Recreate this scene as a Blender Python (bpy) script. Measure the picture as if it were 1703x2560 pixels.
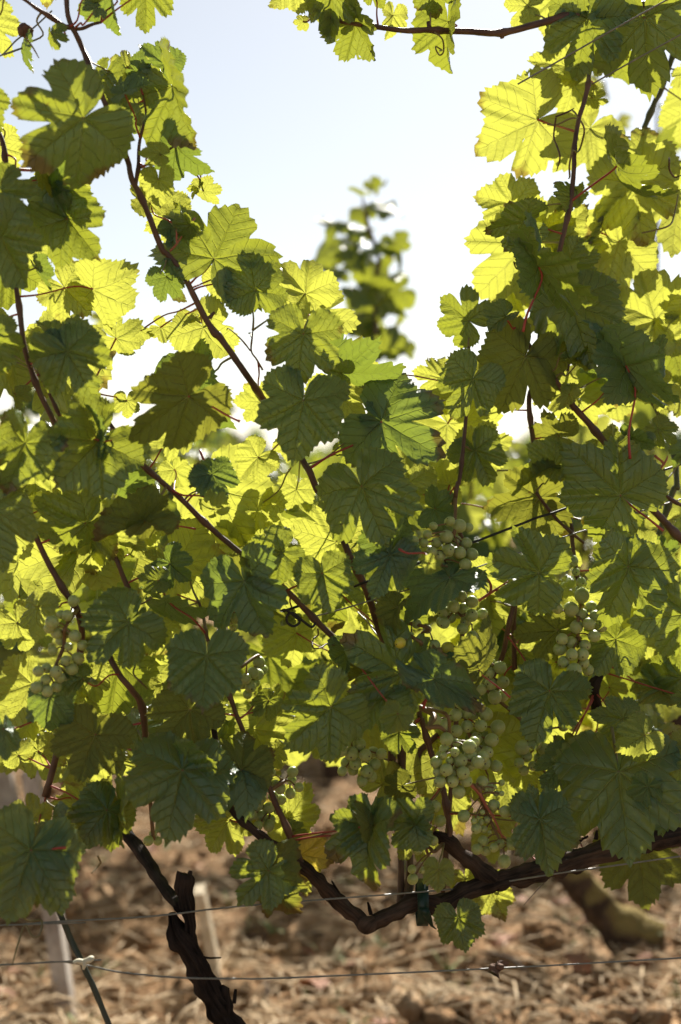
import bpy, bmesh, math, random
import numpy as np
from mathutils import Vector, Matrix, noise as mnoise

R = math.radians
rng = random.Random(7)
nrng = np.random.RandomState(11)
S = bpy.context.scene
for o in list(bpy.data.objects):
    bpy.data.objects.remove(o, do_unlink=True)

# ------------------------------------------------------------------ camera
FPX = 3556.0                      # focal length in photograph pixels (50 mm on a 24x36 portrait frame)
CX, CY, HORIZON = 851.5, 1280.0, 1150.0
CAM = Vector((0.0, 0.0, 1.05))
PITCH = -math.atan((CY - HORIZON) / FPX)
cam_data = bpy.data.cameras.new('camera')
cam_data.sensor_fit = 'VERTICAL'
cam_data.sensor_height = 36.0
cam_data.sensor_width = 24.0
cam_data.lens = 50.0
cam_data.clip_start = 0.05
cam_data.clip_end = 2000.0
cam_data.dof.use_dof = True
cam_data.dof.focus_distance = 1.48
cam_data.dof.aperture_fstop = 3.2
cam_data.dof.aperture_blades = 7
cam = bpy.data.objects.new('camera', cam_data)
cam.location = CAM
cam.rotation_euler = (math.pi / 2 + PITCH, 0, 0)
S.collection.objects.link(cam)
S.camera = cam

# ------------------------------------------------------------------ sky, sun, exposure
SUN_EL, SUN_AZ = 36.0, 13.0       # azimuth to the right of the view direction (+Y)
world = bpy.data.worlds.new('World')
S.world = world
world.use_nodes = True
wn = world.node_tree.nodes
sky = wn.new('ShaderNodeTexSky')
sky.sky_type = 'NISHITA'
sky.sun_disc = False
sky.sun_elevation = R(SUN_EL)
sky.sun_rotation = R(SUN_AZ)
sky.altitude = 100
sky.air_density = 1.0
sky.dust_density = 0.6
sky.ozone_density = 1.0
wn['Background'].inputs['Strength'].default_value = 0.05
hazy = wn.new('ShaderNodeHueSaturation')      # a pale, hazy summer sky
hazy.inputs['Saturation'].default_value = 0.5
world.node_tree.links.new(sky.outputs[0], hazy.inputs['Color'])
world.node_tree.links.new(hazy.outputs[0], wn['Background'].inputs['Color'])
sun_data = bpy.data.lights.new('sun', 'SUN')
sun_data.energy = 5.0
sun_data.angle = R(0.53)
sun_data.color = (1.0, 0.955, 0.87)
sun = bpy.data.objects.new('sun', sun_data)
S.collection.objects.link(sun)
sdir = Vector((math.sin(R(SUN_AZ)) * math.cos(R(SUN_EL)), math.cos(R(SUN_AZ)) * math.cos(R(SUN_EL)), math.sin(R(SUN_EL))))
sun.rotation_euler = (-sdir).to_track_quat('-Z', 'Y').to_euler()
sun.location = sdir * 20
S.view_settings.view_transform = 'Standard'
S.view_settings.look = 'None'
S.view_settings.gamma = 1.0
S.view_settings.exposure = 1.12
S.render.engine = 'CYCLES'
S.cycles.max_bounces = 4
S.cycles.transmission_bounces = 3
S.cycles.diffuse_bounces = 2
S.cycles.sample_clamp_indirect = 6.0
S.cycles.use_denoising = True
S.cycles.use_adaptive_sampling = True
S.cycles.adaptive_threshold = 0.02

# ------------------------------------------------------------------ helpers
cR, cU, cF = Vector((1, 0, 0)), None, None
_m = cam.rotation_euler.to_matrix()
cR, cU, cF = _m @ Vector((1, 0, 0)), _m @ Vector((0, 1, 0)), _m @ Vector((0, 0, -1))
TILE = {'A': (0, 0), 'B': (550, 0), 'C': (1103, 0), 'D': (0, 600), 'E': (550, 600), 'F': (1103, 600),
        'G': (0, 1200), 'H': (550, 1200), 'I': (1103, 1200), 'J': (0, 1800), 'K': (550, 1800), 'M': (1103, 1800)}

def px(tile, x, y):
    o = TILE[tile]
    return (o[0] + x / 2.6133, o[1] + y / 2.6133)

def base_depth(x):                # the front row runs slightly away towards the right
    return 1.5 + (x - 1150) / 1703.0 * 0.24

def at(p, depth):                 # a point of the scene seen at photograph pixel p, at this depth
    return CAM + (cR * ((p[0] - CX) / FPX) + cU * (-(p[1] - CY) / FPX) + cF) * depth

def front(tile, x, y, d=0.0):     # a point in the front row, d centimetres behind its middle
    p = px(tile, x, y)
    return at(p, base_depth(p[0]) + d / 100.0)

def link(name, me, mat=None, parent=None):
    o = bpy.data.objects.new(name, me)
    S.collection.objects.link(o)
    if mat is not None and me is not None and not me.materials:
        me.materials.append(mat)
    if parent is not None:
        o.parent = parent
    return o

def tag(o, label=None, cat=None, group=None, kind=None):
    if label: o['label'] = label
    if cat: o['category'] = cat
    if group: o['group'] = group
    if kind: o['kind'] = kind
    return o

def empty(name, loc=(0, 0, 0)):
    o = bpy.data.objects.new(name, None)
    o.empty_display_size = 0.05
    o.location = loc
    S.collection.objects.link(o)
    return o

def mesh_np(name, v, faces, uv=None, smooth=True):
    me = bpy.data.meshes.new(name)
    me.from_pydata(np.asarray(v).tolist(), [], faces if isinstance(faces, list) else faces.tolist())
    if uv is not None:
        lay = me.uv_layers.new(name='UVMap')
        idx = np.empty(len(me.loops), dtype=np.int32)
        me.loops.foreach_get('vertex_index', idx)
        lay.data.foreach_set('uv', np.asarray(uv, dtype=np.float32)[idx].ravel())
    if smooth:
        me.polygons.foreach_set('use_smooth', np.ones(len(me.polygons), dtype=bool))
    me.update()
    return me

def catmull(pts, rad, per=6):
    P = [Vector(p) for p in pts]
    n = len(P)
    out, ro = [], []
    for i in range(n - 1):
        p0, p1, p2, p3 = P[max(i - 1, 0)], P[i], P[i + 1], P[min(i + 2, n - 1)]
        for k in range(per):
            t = k / per
            out.append(0.5 * ((2 * p1) + (p2 - p0) * t + (2 * p0 - 5 * p1 + 4 * p2 - p3) * t * t + (3 * p1 - p0 - 3 * p2 + p3) * t ** 3))
            ro.append(rad[i] * (1 - t) + rad[i + 1] * t)
    out.append(P[-1]); ro.append(rad[-1])
    return out, ro

def tube_data(pts, rad, sides=8, per=6, rough=0.0, rscale=30.0, ridges=0.0, smooth_path=True, knob=None, seed=0):
    """verts, faces, uv of a closed tube along the path; rough = relief as a share of the radius; knob = (every, gain) swollen nodes"""
    if not hasattr(rad, '__len__'):
        rad = [rad] * len(pts)
    P, ro = catmull(pts, rad, per) if smooth_path else ([Vector(p) for p in pts], list(rad))
    n = len(P)
    T = []
    for i in range(n):
        t = P[min(i + 1, n - 1)] - P[max(i - 1, 0)]
        T.append(t.normalized() if t.length > 1e-9 else Vector((0, 0, 1)))
    ref = Vector((0, 1, 0)) if abs(T[0].y) < 0.9 else Vector((1, 0, 0))
    N = (ref - T[0] * ref.dot(T[0])).normalized()
    V, U, L = [], [], 0.0
    for i in range(n):
        N = (N - T[i] * N.dot(T[i]))
        N = N.normalized() if N.length > 1e-6 else T[i].orthogonal().normalized()
        B = T[i].cross(N)
        if i: L += (P[i] - P[i - 1]).length
        g = 1.0
        if knob:
            ph = (L / knob[0] + knob[2]) % 1.0
            g += knob[1] * math.exp(-((ph - 0.5) * knob[0] / 0.006) ** 2)
        for k in range(sides):
            a = 2 * math.pi * k / sides
            d = N * math.cos(a) + B * math.sin(a)
            r = ro[i] * g
            if rough:
                q = P[i] + d * ro[i]
                r *= 1 + rough * mnoise.noise(q * rscale + Vector((seed, 0, 0)))
                if ridges:
                    r *= 1 + ridges * mnoise.noise(Vector((math.cos(a) * 3.1 + seed, math.sin(a) * 3.1, L * 9)))
            V.append(P[i] + d * r)
            U.append((k / sides, L))
    F = []
    for i in range(n - 1):
        for k in range(sides):
            k2 = (k + 1) % sides
            F.append([i * sides + k, i * sides + k2, (i + 1) * sides + k2, (i + 1) * sides + k])
    F.append([k for k in range(sides)][::-1])
    F.append([(n - 1) * sides + k for k in range(sides)])
    return V, F, U

def tube(name, pts, rad, mat, parent=None, **kw):
    v, f, u = tube_data(pts, rad, **kw)
    me = mesh_np(name, [tuple(p) for p in v], f, u)
    return link(name, me, mat, parent)

class Join:                       # collects several closed pieces into one mesh (one thing or one mass)
    def __init__(self): self.v, self.f, self.u = [], [], []
    def add(self, v, f, u=None):
        b = len(self.v)
        self.v += [tuple(p) for p in v]
        self.f += [[i + b for i in q] for q in f]
        self.u += [tuple(p) for p in u] if u is not None else [(0, 0)] * len(v)
    def build(self, name, mat, parent=None, smooth=True):
        return link(name, mesh_np(name, self.v, self.f, self.u, smooth), mat, parent)

# ------------------------------------------------------------------ materials
def new_mat(name):
    m = bpy.data.materials.new(name)
    m.use_nodes = True
    nt = m.node_tree
    nt.nodes.clear()
    out = nt.nodes.new('ShaderNodeOutputMaterial')
    return m, nt, out

class NB:                         # small node-building helper
    def __init__(self, nt): self.nt = nt
    def n(self, t, **kw):
        x = self.nt.nodes.new(t)
        for k, v in kw.items(): setattr(x, k, v)
        return x
    def put(self, sock, v):
        if isinstance(v, (int, float)): sock.default_value = v
        elif isinstance(v, (tuple, list)):
            sock.default_value = (*v, 1.0) if len(v) == 3 and len(sock.default_value) == 4 else v
        else: self.nt.links.new(v, sock)
    def m(self, op, a, b=0.0, c=0.0, clamp=False):
        x = self.n('ShaderNodeMath', operation=op); x.use_clamp = clamp
        self.put(x.inputs[0], a); self.put(x.inputs[1], b); self.put(x.inputs[2], c)
        return x.outputs[0]
    def mix(self, fac, a, b, blend='MIX'):
        x = self.n('ShaderNodeMix', data_type='RGBA', blend_type=blend)
        self.put(x.inputs[0], fac); self.put(x.inputs[6], a); self.put(x.inputs[7], b)
        return x.outputs[2]
    def noise(self, vec, scale, detail=4.0, rough=0.5):
        x = self.n('ShaderNodeTexNoise')
        if vec is not None: self.put(x.inputs['Vector'], vec)
        x.inputs['Scale'].default_value = scale
        x.inputs['Detail'].default_value = detail
        x.inputs['Roughness'].default_value = rough
        return x.outputs['Fac']
    def ramp(self, fac, stops):
        x = self.n('ShaderNodeValToRGB')
        self.put(x.inputs[0], fac)
        e = x.color_ramp.elements
        while len(e) < len(stops): e.new(0.5)
        for s, (p, c) in zip(e, stops):
            s.position = p
            s.color = (*c, 1.0) if len(c) == 3 else c
        return x.outputs[0]
    def smooth(self, v, lo, hi):
        x = self.n('ShaderNodeMapRange', interpolation_type='SMOOTHSTEP')
        self.put(x.inputs['Value'], v)
        x.inputs['From Min'].default_value = lo; x.inputs['From Max'].default_value = hi
        return x.outputs[0]
    def bump(self, h, strength, dist):
        x = self.n('ShaderNodeBump')
        x.inputs['Strength'].default_value = strength
        x.inputs['Distance'].default_value = dist
        self.put(x.inputs['Height'], h)
        return x.outputs[0]

def leaf_material(name, dark, light, trans, vein, tfac=0.36, rough=0.34, spec=0.62, blotch=0.25):
    m, nt, out = new_mat(name)
    b = NB(nt)
    uv = b.n('ShaderNodeTexCoord')
    sep = b.n('ShaderNodeSeparateXYZ')
    nt.links.new(uv.outputs['UV'], sep.inputs[0])
    x = b.m('MULTIPLY', b.m('SUBTRACT', sep.outputs[0], 0.5), 2.4)
    ys = b.m('MULTIPLY', b.m('SUBTRACT', sep.outputs[1], 0.5), 2.4)
    # slight wobble so that the veins are not ruler-straight
    oi = b.n('ShaderNodeObjectInfo')
    wob = b.m('MULTIPLY', b.m('SUBTRACT', b.noise(uv.outputs['UV'], 9.0, 2.0), 0.5), 0.07)
    y = b.m('ABSOLUTE', b.m('ADD', ys, wob))
    veins = None
    for ang, w in ((0, 0.021), (50, 0.018), (104, 0.015)):
        c, s = math.cos(R(ang)), math.sin(R(ang))
        a = b.m('ADD', b.m('MULTIPLY', x, c), b.m('MULTIPLY', y, s))
        cr = b.m('ABSOLUTE', b.m('SUBTRACT', b.m('MULTIPLY', y, c), b.m('MULTIPLY', x, s)))
        width = b.m('MULTIPLY', b.m('SUBTRACT', 1.15, a), w)
        v = b.m('SUBTRACT', 1.0, b.m('DIVIDE', cr, b.m('MAXIMUM', width, 0.002)), clamp=True)
        v = b.m('MULTIPLY', v, b.m('GREATER_THAN', a, 0.0))
        veins = v if veins is None else b.m('MAXIMUM', veins, v)
    th = b.m('ARCTAN2', y, x)
    cen = b.m('ADD', b.m('MULTIPLY', b.m('GREATER_THAN', th, R(26)), R(50)), b.m('MULTIPLY', b.m('GREATER_THAN', th, R(78)), R(54)))
    tl = b.m('SUBTRACT', th, cen)
    r = b.m('SQRT', b.m('ADD', b.m('MULTIPLY', x, x), b.m('MULTIPLY', y, y)))
    a = b.m('MULTIPLY', r, b.m('COSINE', tl))
    cr = b.m('ABSOLUTE', b.m('MULTIPLY', r, b.m('SINE', tl)))
    side = b.m('MULTIPLY', b.m('GREATER_THAN', tl, 0.0), 0.5)
    sc = b.m('ADD', b.m('MULTIPLY', b.m('SUBTRACT', a, b.m('MULTIPLY', cr, 0.85)), 6.3), side)
    fr = b.m('ABSOLUTE', b.m('SUBTRACT', b.m('FRACT', sc), 0.5))
    sec = b.m('SUBTRACT', 1.0, b.m('DIVIDE', fr, 0.085), clamp=True)
    sec = b.m('MULTIPLY', sec, 0.62)
    allv = b.m('MAXIMUM', veins, sec)
    # colour
    off = b.n('ShaderNodeVectorMath', operation='ADD')
    nt.links.new(uv.outputs['UV'], off.inputs[0])
    cmb = b.n('ShaderNodeCombineXYZ')
    b.put(cmb.inputs[0], b.m('MULTIPLY', oi.outputs['Random'], 37.0)); b.put(cmb.inputs[1], b.m('MULTIPLY', oi.outputs['Random'], 91.0))
    nt.links.new(cmb.outputs[0], off.inputs[1])
    nz = b.noise(off.outputs[0], 4.5, 3.0, 0.6)
    fine = b.noise(off.outputs[0], 38.0, 1.0, 0.6)
    t = b.m('ADD', b.m('MULTIPLY', nz, 0.8), b.m('MULTIPLY', oi.outputs['Random'], 0.35), clamp=True)
    base = b.mix(t, dark, light)
    base = b.mix(b.m('MULTIPLY', b.smooth(fine, 0.45, 0.75), blotch), base, tuple(min(1, c * 1.9) for c in dark))
    base = b.mix(b.m('MULTIPLY', allv, 0.8), base, vein)
    spots = b.m('MULTIPLY', b.smooth(b.m('MULTIPLY', fine, nz), 0.455, 0.50), 0.8)
    rimn = b.m('ADD', b.m('MULTIPLY', r, 0.55), b.m('MULTIPLY', b.m('MULTIPLY', nz, oi.outputs['Random']), 0.8))
    rim = b.m('MULTIPLY', b.smooth(rimn, 0.80, 0.92), 0.8)
    spots = b.m('MAXIMUM', spots, rim)
    base = b.mix(spots, base, (0.13, 0.075, 0.025))
    tr = b.mix(b.m('MULTIPLY', nz, 0.6), trans, tuple(c * 0.8 for c in trans))
    tr = b.mix(b.m('MULTIPLY', allv, 0.25), tr, (min(1, trans[0] * 1.25), min(1, trans[1] * 1.18), trans[2] * 2.4))
    tr = b.mix(b.m('MULTIPLY', spots, 0.9), tr, (0.22, 0.11, 0.02))
    h = b.m('ADD', b.m('MULTIPLY', allv, -0.8), b.m('MULTIPLY', fine, 0.45))
    bmp = b.bump(h, 0.9, 0.002)
    p = b.n('ShaderNodeBsdfPrincipled')
    b.put(p.inputs['Base Color'], base)
    p.inputs['Roughness'].default_value = rough
    b.put(p.inputs['Roughness'], b.m('ADD', rough - 0.06, b.m('MULTIPLY', fine, 0.16)))
    p.inputs['Specular IOR Level'].default_value = spec
    nt.links.new(bmp, p.inputs['Normal'])
    tl_ = b.n('ShaderNodeBsdfTranslucent')
    b.put(tl_.inputs['Color'], tr)
    nt.links.new(bmp, tl_.inputs['Normal'])
    mx = b.n('ShaderNodeMixShader')
    mx.inputs[0].default_value = tfac
    nt.links.new(p.outputs[0], mx.inputs[1]); nt.links.new(tl_.outputs[0], mx.inputs[2])
    nt.links.new(mx.outputs[0], out.inputs[0])
    return m

M = {}
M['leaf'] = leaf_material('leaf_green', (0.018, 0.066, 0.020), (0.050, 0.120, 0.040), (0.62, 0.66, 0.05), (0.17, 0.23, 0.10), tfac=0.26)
M['leaf_olive'] = leaf_material('leaf_olive', (0.050, 0.078, 0.026), (0.082, 0.118, 0.042), (0.52, 0.51, 0.05), (0.19, 0.21, 0.10), tfac=0.26, rough=0.6, spec=0.2)
M['leaf_blue'] = leaf_material('leaf_bluish', (0.028, 0.080, 0.042), (0.060, 0.125, 0.068), (0.50, 0.62, 0.06), (0.17, 0.24, 0.14), tfac=0.22, rough=0.42, spec=0.5)
M['leaf_young_sunlit'] = leaf_material('leaf_young_sunlit', (0.052, 0.120, 0.032), (0.090, 0.170, 0.050), (0.68, 0.68, 0.085), (0.22, 0.28, 0.12), tfac=0.425)  # brighter copy of leaf_green: sunlit look put into the colour; also for young leaves
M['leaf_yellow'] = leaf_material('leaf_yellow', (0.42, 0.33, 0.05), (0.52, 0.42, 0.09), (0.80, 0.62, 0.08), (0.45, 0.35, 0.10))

def stem_material(name, c1, c2, scale=40.0, rough=0.5, spec=0.35, bump=0.4, stretch=8.0):
    m, nt, out = new_mat(name)
    b = NB(nt)
    uv = b.n('ShaderNodeTexCoord')
    mp = b.n('ShaderNodeMapping')
    nt.links.new(uv.outputs['UV'], mp.inputs[0])
    mp.inputs['Scale'].default_value = (stretch, 14.0, 1.0)
    g = b.noise(mp.outputs[0], 2.2, 5.0, 0.65)
    o3 = b.noise(uv.outputs['Object'], scale, 3.0)
    t = b.m('ADD', b.m('MULTIPLY', g, 0.9), b.m('MULTIPLY', b.m('SUBTRACT', o3, 0.5), 0.9), clamp=True)
    col = b.ramp(t, [(0.25, c1), (0.75, c2)])
    p = b.n('ShaderNodeBsdfPrincipled')
    b.put(p.inputs['Base Color'], col)
    p.inputs['Roughness'].default_value = rough
    p.inputs['Specular IOR Level'].default_value = spec
    b.put(p.inputs['Normal'], b.bump(g, bump, 0.002))
    nt.links.new(p.outputs[0], out.inputs[0])
    return m

M['shoot'] = stem_material('shoot_brown', (0.060, 0.030, 0.020), (0.17, 0.092, 0.052), rough=0.45)
M['shoot_green'] = stem_material('shoot_green', (0.07, 0.085, 0.025), (0.14, 0.13, 0.05), rough=0.45)
M['petiole'] = stem_material('petiole_red', (0.27, 0.030, 0.028), (0.42, 0.095, 0.058), rough=0.4, bump=0.1)
M['petiole_green'] = stem_material('petiole_green', (0.17, 0.13, 0.05), (0.24, 0.20, 0.08), rough=0.4, bump=0.1)
M['bark'] = stem_material('bark_dark', (0.012, 0.008, 0.006), (0.105, 0.072, 0.052), scale=25, rough=0.85, spec=0.15, bump=1.0, stretch=9.0)
M['bark_black'] = stem_material('bark_black', (0.008, 0.006, 0.005), (0.055, 0.040, 0.032), scale=30, rough=0.9, spec=0.12, bump=1.0, stretch=9.0)
M['rachis'] = stem_material('rachis', (0.16, 0.085, 0.035), (0.24, 0.16, 0.06), rough=0.5, bump=0.1)
M['rachis_red'] = stem_material('rachis_red', (0.30, 0.075, 0.045), (0.40, 0.15, 0.075), rough=0.5, bump=0.1)
M['wire'] = stem_material('wire_steel', (0.13, 0.13, 0.11), (0.24, 0.235, 0.20), scale=90, rough=0.4, spec=0.6, bump=0.1)
M['black_plastic'] = stem_material('black_plastic', (0.012, 0.013, 0.012), (0.03, 0.03, 0.028), rough=0.5, bump=0.1)
M['green_rod'] = stem_material('green_rod', (0.035, 0.045, 0.032), (0.075, 0.085, 0.065), rough=0.6, bump=0.3)
M['green_tie'] = stem_material('green_tie', (0.006, 0.026, 0.014), (0.01, 0.036, 0.02), rough=0.35, bump=0.1)
M['post'] = stem_material('post_wood', (0.26, 0.22, 0.185), (0.60, 0.54, 0.47), scale=18, rough=0.8, spec=0.2, bump=0.5)
M['post_pale'] = stem_material('peg_wood', (0.42, 0.33, 0.21), (0.72, 0.62, 0.46), scale=18, rough=0.8, spec=0.2, bump=0.5)
M['tie_pale'] = stem_material('tie_pale', (0.55, 0.50, 0.34), (0.70, 0.65, 0.48), rough=0.6, bump=0.2)
M['dry'] = stem_material('dry_leaf', (0.10, 0.05, 0.03), (0.22, 0.12, 0.07), rough=0.8, bump=0.5)

def moss_bark():
    m, nt, out = new_mat('bark_mossy')
    b = NB(nt)
    tc = b.n('ShaderNodeTexCoord')
    geo = b.n('ShaderNodeNewGeometry')
    sep = b.n('ShaderNodeSeparateXYZ')
    nt.links.new(geo.outputs['Normal'], sep.inputs[0])
    n1 = b.noise(tc.outputs['Object'], 30.0, 5.0, 0.65)
    n2 = b.noise(tc.outputs['Object'], 220.0, 3.0, 0.6)
    bark = b.ramp(n1, [(0.3, (0.025, 0.017, 0.012)), (0.75, (0.13, 0.09, 0.06))])
    moss_sunlit = b.ramp(n2, [(0.3, (0.13, 0.095, 0.032)), (0.75, (0.36, 0.265, 0.095))])  # moss, its gold brightened to stand in for a sunlit rim
    fac = b.smooth(b.m('ADD', sep.outputs[2], b.m('MULTIPLY', b.m('SUBTRACT', n1, 0.5), 1.1)), 0.0, 0.55)
    p = b.n('ShaderNodeBsdfPrincipled')
    b.put(p.inputs['Base Color'], b.mix(fac, bark, moss_sunlit))
    p.inputs['Roughness'].default_value = 0.95
    p.inputs['Specular IOR Level'].default_value = 0.1
    b.put(p.inputs['Normal'], b.bump(b.m('ADD', n1, n2), 0.8, 0.004))
    nt.links.new(p.outputs[0], out.inputs[0])
    return m
M['moss_sunlit'] = moss_bark()

def grape_material(name, c1, c2, sss, bloom):
    m, nt, out = new_mat(name)
    b = NB(nt)
    tc = b.n('ShaderNodeTexCoord')
    oi = b.n('ShaderNodeObjectInfo')
    off = b.n('ShaderNodeVectorMath', operation='ADD')
    nt.links.new(tc.outputs['Object'], off.inputs[0])
    cmb = b.n('ShaderNodeCombineXYZ')
    for k in range(3): b.put(cmb.inputs[k], b.m('MULTIPLY', oi.outputs['Random'], 13.0 + 7 * k))
    nt.links.new(cmb.outputs[0], off.inputs[1])
    v = off.outputs[0]
    n1 = b.noise(v, 1.3, 4.0, 0.6)
    col = b.mix(b.m('ADD', b.m('MULTIPLY', n1, 0.6), b.m('MULTIPLY', oi.outputs['Random'], 0.5), clamp=True), c1, c2)
    bl = b.smooth(b.noise(v, 2.4, 5.0, 0.7), 0.40, 0.68)
    col = b.mix(b.m('MULTIPLY', bl, bloom), col, (0.48, 0.51, 0.32))
    vo = b.n('ShaderNodeTexVoronoi')
    nt.links.new(v, vo.inputs['Vector'])
    vo.inputs['Scale'].default_value = 3.2
    sp = b.m('SUBTRACT', 1.0, b.smooth(vo.outputs['Distance'], 0.03, 0.07))
    col = b.mix(b.m('MULTIPLY', sp, 0.75), col, (0.09, 0.06, 0.025))
    # the dark scar at the berry's end
    sep = b.n('ShaderNodeSeparateXYZ')
    nt.links.new(tc.outputs['Object'], sep.inputs[0])
    scar = b.smooth(b.m('MULTIPLY', sep.outputs[2], -1.0), 1.040, 1.048)
    col = b.mix(scar, col, (0.06, 0.04, 0.02))
    p = b.n('ShaderNodeBsdfPrincipled')
    b.put(p.inputs['Base Color'], col)
    p.inputs['Subsurface Weight'].default_value = sss
    p.inputs['Subsurface Radius'].default_value = (0.9, 1.0, 0.28)
    p.inputs['Subsurface Scale'].default_value = 0.008
    b.put(p.inputs['Roughness'], b.m('ADD', 0.32, b.m('MULTIPLY', bl, 0.28)))
    p.inputs['Specular IOR Level'].default_value = 0.4
    nt.links.new(p.outputs[0], out.inputs[0])
    return m
M['grape'] = grape_material('grape_green', (0.27, 0.33, 0.095), (0.38, 0.42, 0.15), 0.75, 0.36)
M['grape_gold'] = grape_material('grape_gold', (0.52, 0.47, 0.05), (0.62, 0.52, 0.07), 0.9, 0.1)
# ------------------------------------------------------------------ vine leaf blades
ENV = [(0, 1.0), (6, 0.965), (13, 0.915), (21, 0.865), (29, 0.835), (36, 0.845), (43, 0.885), (51, 0.925), (58, 0.905), (67, 0.86), (75, 0.82),
       (83, 0.80), (92, 0.81), (101, 0.835), (109, 0.835), (119, 0.795), (130, 0.74), (142, 0.68), (153, 0.605), (162, 0.51), (169, 0.37), (175, 0.18), (180, 0.07)]
ENV_A = np.array([e[0] for e in ENV], float)
ENV_R = np.array([e[1] for e in ENV], float)

def leaf_mesh(seed, fold=0.12, curl=0.0, wave=0.085, lobed=1.0, width=1.0, N=144):
    """blade in leaf units: origin at the petiole, +x to the tip, z the upper side"""
    q = np.random.RandomState(seed)
    ang = np.linspace(-180, 180, N, endpoint=False)
    aa = np.abs(ang)
    env = np.interp(aa, ENV_A, ENV_R)
    # sinus depth varies from leaf to leaf and from side to side
    for c, w in ((29 + q.uniform(-2, 3), 5.0), (81 + q.uniform(-4, 4), 4.5)):
        for s in (-1, 1):
            k = lobed * max(0.0, q.uniform(0.03, 0.44) if c < 50 else q.uniform(-0.08, 0.30))
            env = env * (1 - k * np.exp(-((ang - s * c) / w) ** 2))
    for c, g in ((0, 0.05), (51, 0.03), (-51, 0.03), (108, 0.02), (-108, 0.02)):
        env = env * (1 + g * np.exp(-(np.abs(ang - c) / 5.0)))
    for k in range(2, 6):
        env = env * (1 + 0.018 * q.normal() * np.cos(np.radians(ang * k) + q.uniform(0, 6)))
    teeth = np.zeros(N)
    i = 0
    while i < N:
        p = q.choice([3, 3, 4, 2])
        amp = q.uniform(0.035, 0.095)
        prof = {2: [0.1, 1], 3: [0.0, 1, 0.5], 4: [0.0, 0.45, 1.0, 0.45]}[p]
        for j in range(p):
            if i + j < N: teeth[i + j] = amp * prof[j]
        i += p
    teeth *= np.clip((176 - aa) / 14.0, 0, 1)
    rings = [0.0, 0.10, 0.24, 0.40, 0.56, 0.72, 0.86, 0.95, 1.0] if N > 80 else [0.0, 0.35, 0.7, 1.0]
    th = np.radians(ang)
    X, Y = [np.zeros(1)], [np.zeros(1)]
    for f in rings[1:]:
        rr = f * env * (1 + (teeth if f == 1.0 else (teeth * 0.45 if f > 0.9 else 0)))
        if f == 1.0: rr = rr - 0.02
        X.append(rr * np.cos(th)); Y.append(rr * np.sin(th))
    x = np.concatenate(X); y = np.concatenate(Y)
    r = np.hypot(x, y); t = np.degrees(np.arctan2(np.abs(y), x)); ts = np.arctan2(y, x)
    uv = np.stack([0.5 + x / 2.4, 0.5 + y / 2.4], 1)
    # relief: the blade bulges between its veins, waves at the rim, folds along the midrib, and curls
    nearest = np.min(np.abs(t[:, None] - np.array([0, 50, 104, 150])[None]), axis=1)
    z = 0.085 * np.clip(nearest / 25.0, 0, 1) ** 0.8 * np.sqrt(r) * np.clip(1.2 - r, 0.1, 1)
    z += 0.032 * np.sin((x - 0.85 * np.abs(y)) * 22 + q.uniform(0, 6)) * np.clip(r * 2, 0, 1)
    for k in (2, 3, 5, 7):
        z += wave * q.normal() * r ** 2 * np.sin(k * ts + q.uniform(0, 6)) * (1.0 if k < 5 else 0.5)
    z += fold * np.abs(y) * np.clip(r * 3, 0, 1)
    yy = y * width
    # curl towards the tip (negative z) as an arc, and the side lobes roll a little
    if abs(curl) > 1e-3:
        k = curl
        xa = x.copy()
        x = np.where(np.abs(k) > 1e-4, np.sin(k * xa) / k, xa)
        z = z - (1 - np.cos(k * xa)) / k
    side = q.uniform(-0.15, 0.7)
    z -= side * np.abs(yy) ** 2.2
    nR = len(rings) - 1
    F = []
    for j in range(N):
        k = (j + 1) % N
        if j == N - 1: break            # leaves the petiolar sinus open
        F.append([0, 1 + j, 1 + k])
        for s in range(nR - 1):
            a0 = 1 + s * N
            F.append([a0 + j, a0 + N + j, a0 + N + k, a0 + k])
    V = np.stack([x, yy, z], 1)
    if N > 100 and q.rand() < 0.22:      # an insect hole or two in the blade
        drop = set()
        for h in range(q.randint(1, 3)):
            drop.add(1 + q.randint(2, nR - 2) * N + q.randint(10, N - 12))
        for f in F:
            if len(f) == 4 and f[0] in drop:
                c = V[f].mean(axis=0)
                for i in f: V[i] += (c - V[i]) * q.uniform(0.15, 0.6)
        F = [f for f in F if not (len(f) == 4 and f[0] in drop)]
    return V, F, uv

class Shoot:                     # a shoot's polyline, for finding where a leaf's petiole meets it
    def __init__(self, owner, pts): self.owner, self.pts = owner, pts
SHOOTS = []

def nearest_shoot(p):
    best = (1e9, None, None)
    for s in SHOOTS:
        for q in s.pts:
            d = (q - p).length
            if d < best[0]: best = (d, q, s)
    return best

def petiole_tube(a, b, r, sag=0.0, back=None):
    mid = (a + b) * 0.5
    d = b - a
    c1 = a + d * 0.33 + (back * 0.012 if back is not None else Vector())
    c2 = a + d * 0.7 + Vector((0, 0, sag))
    return tube_data([a, c1, c2, b], [r * 0.95, r * 0.85, r * 0.9, r * 1.25], sides=6, per=4)

DISCS = []                       # every blade so far as a disc (centre, normal, radius), to see which leaves the sun reaches
SUNNY = []                       # sample points of the leaves that hang in the sun

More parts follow.
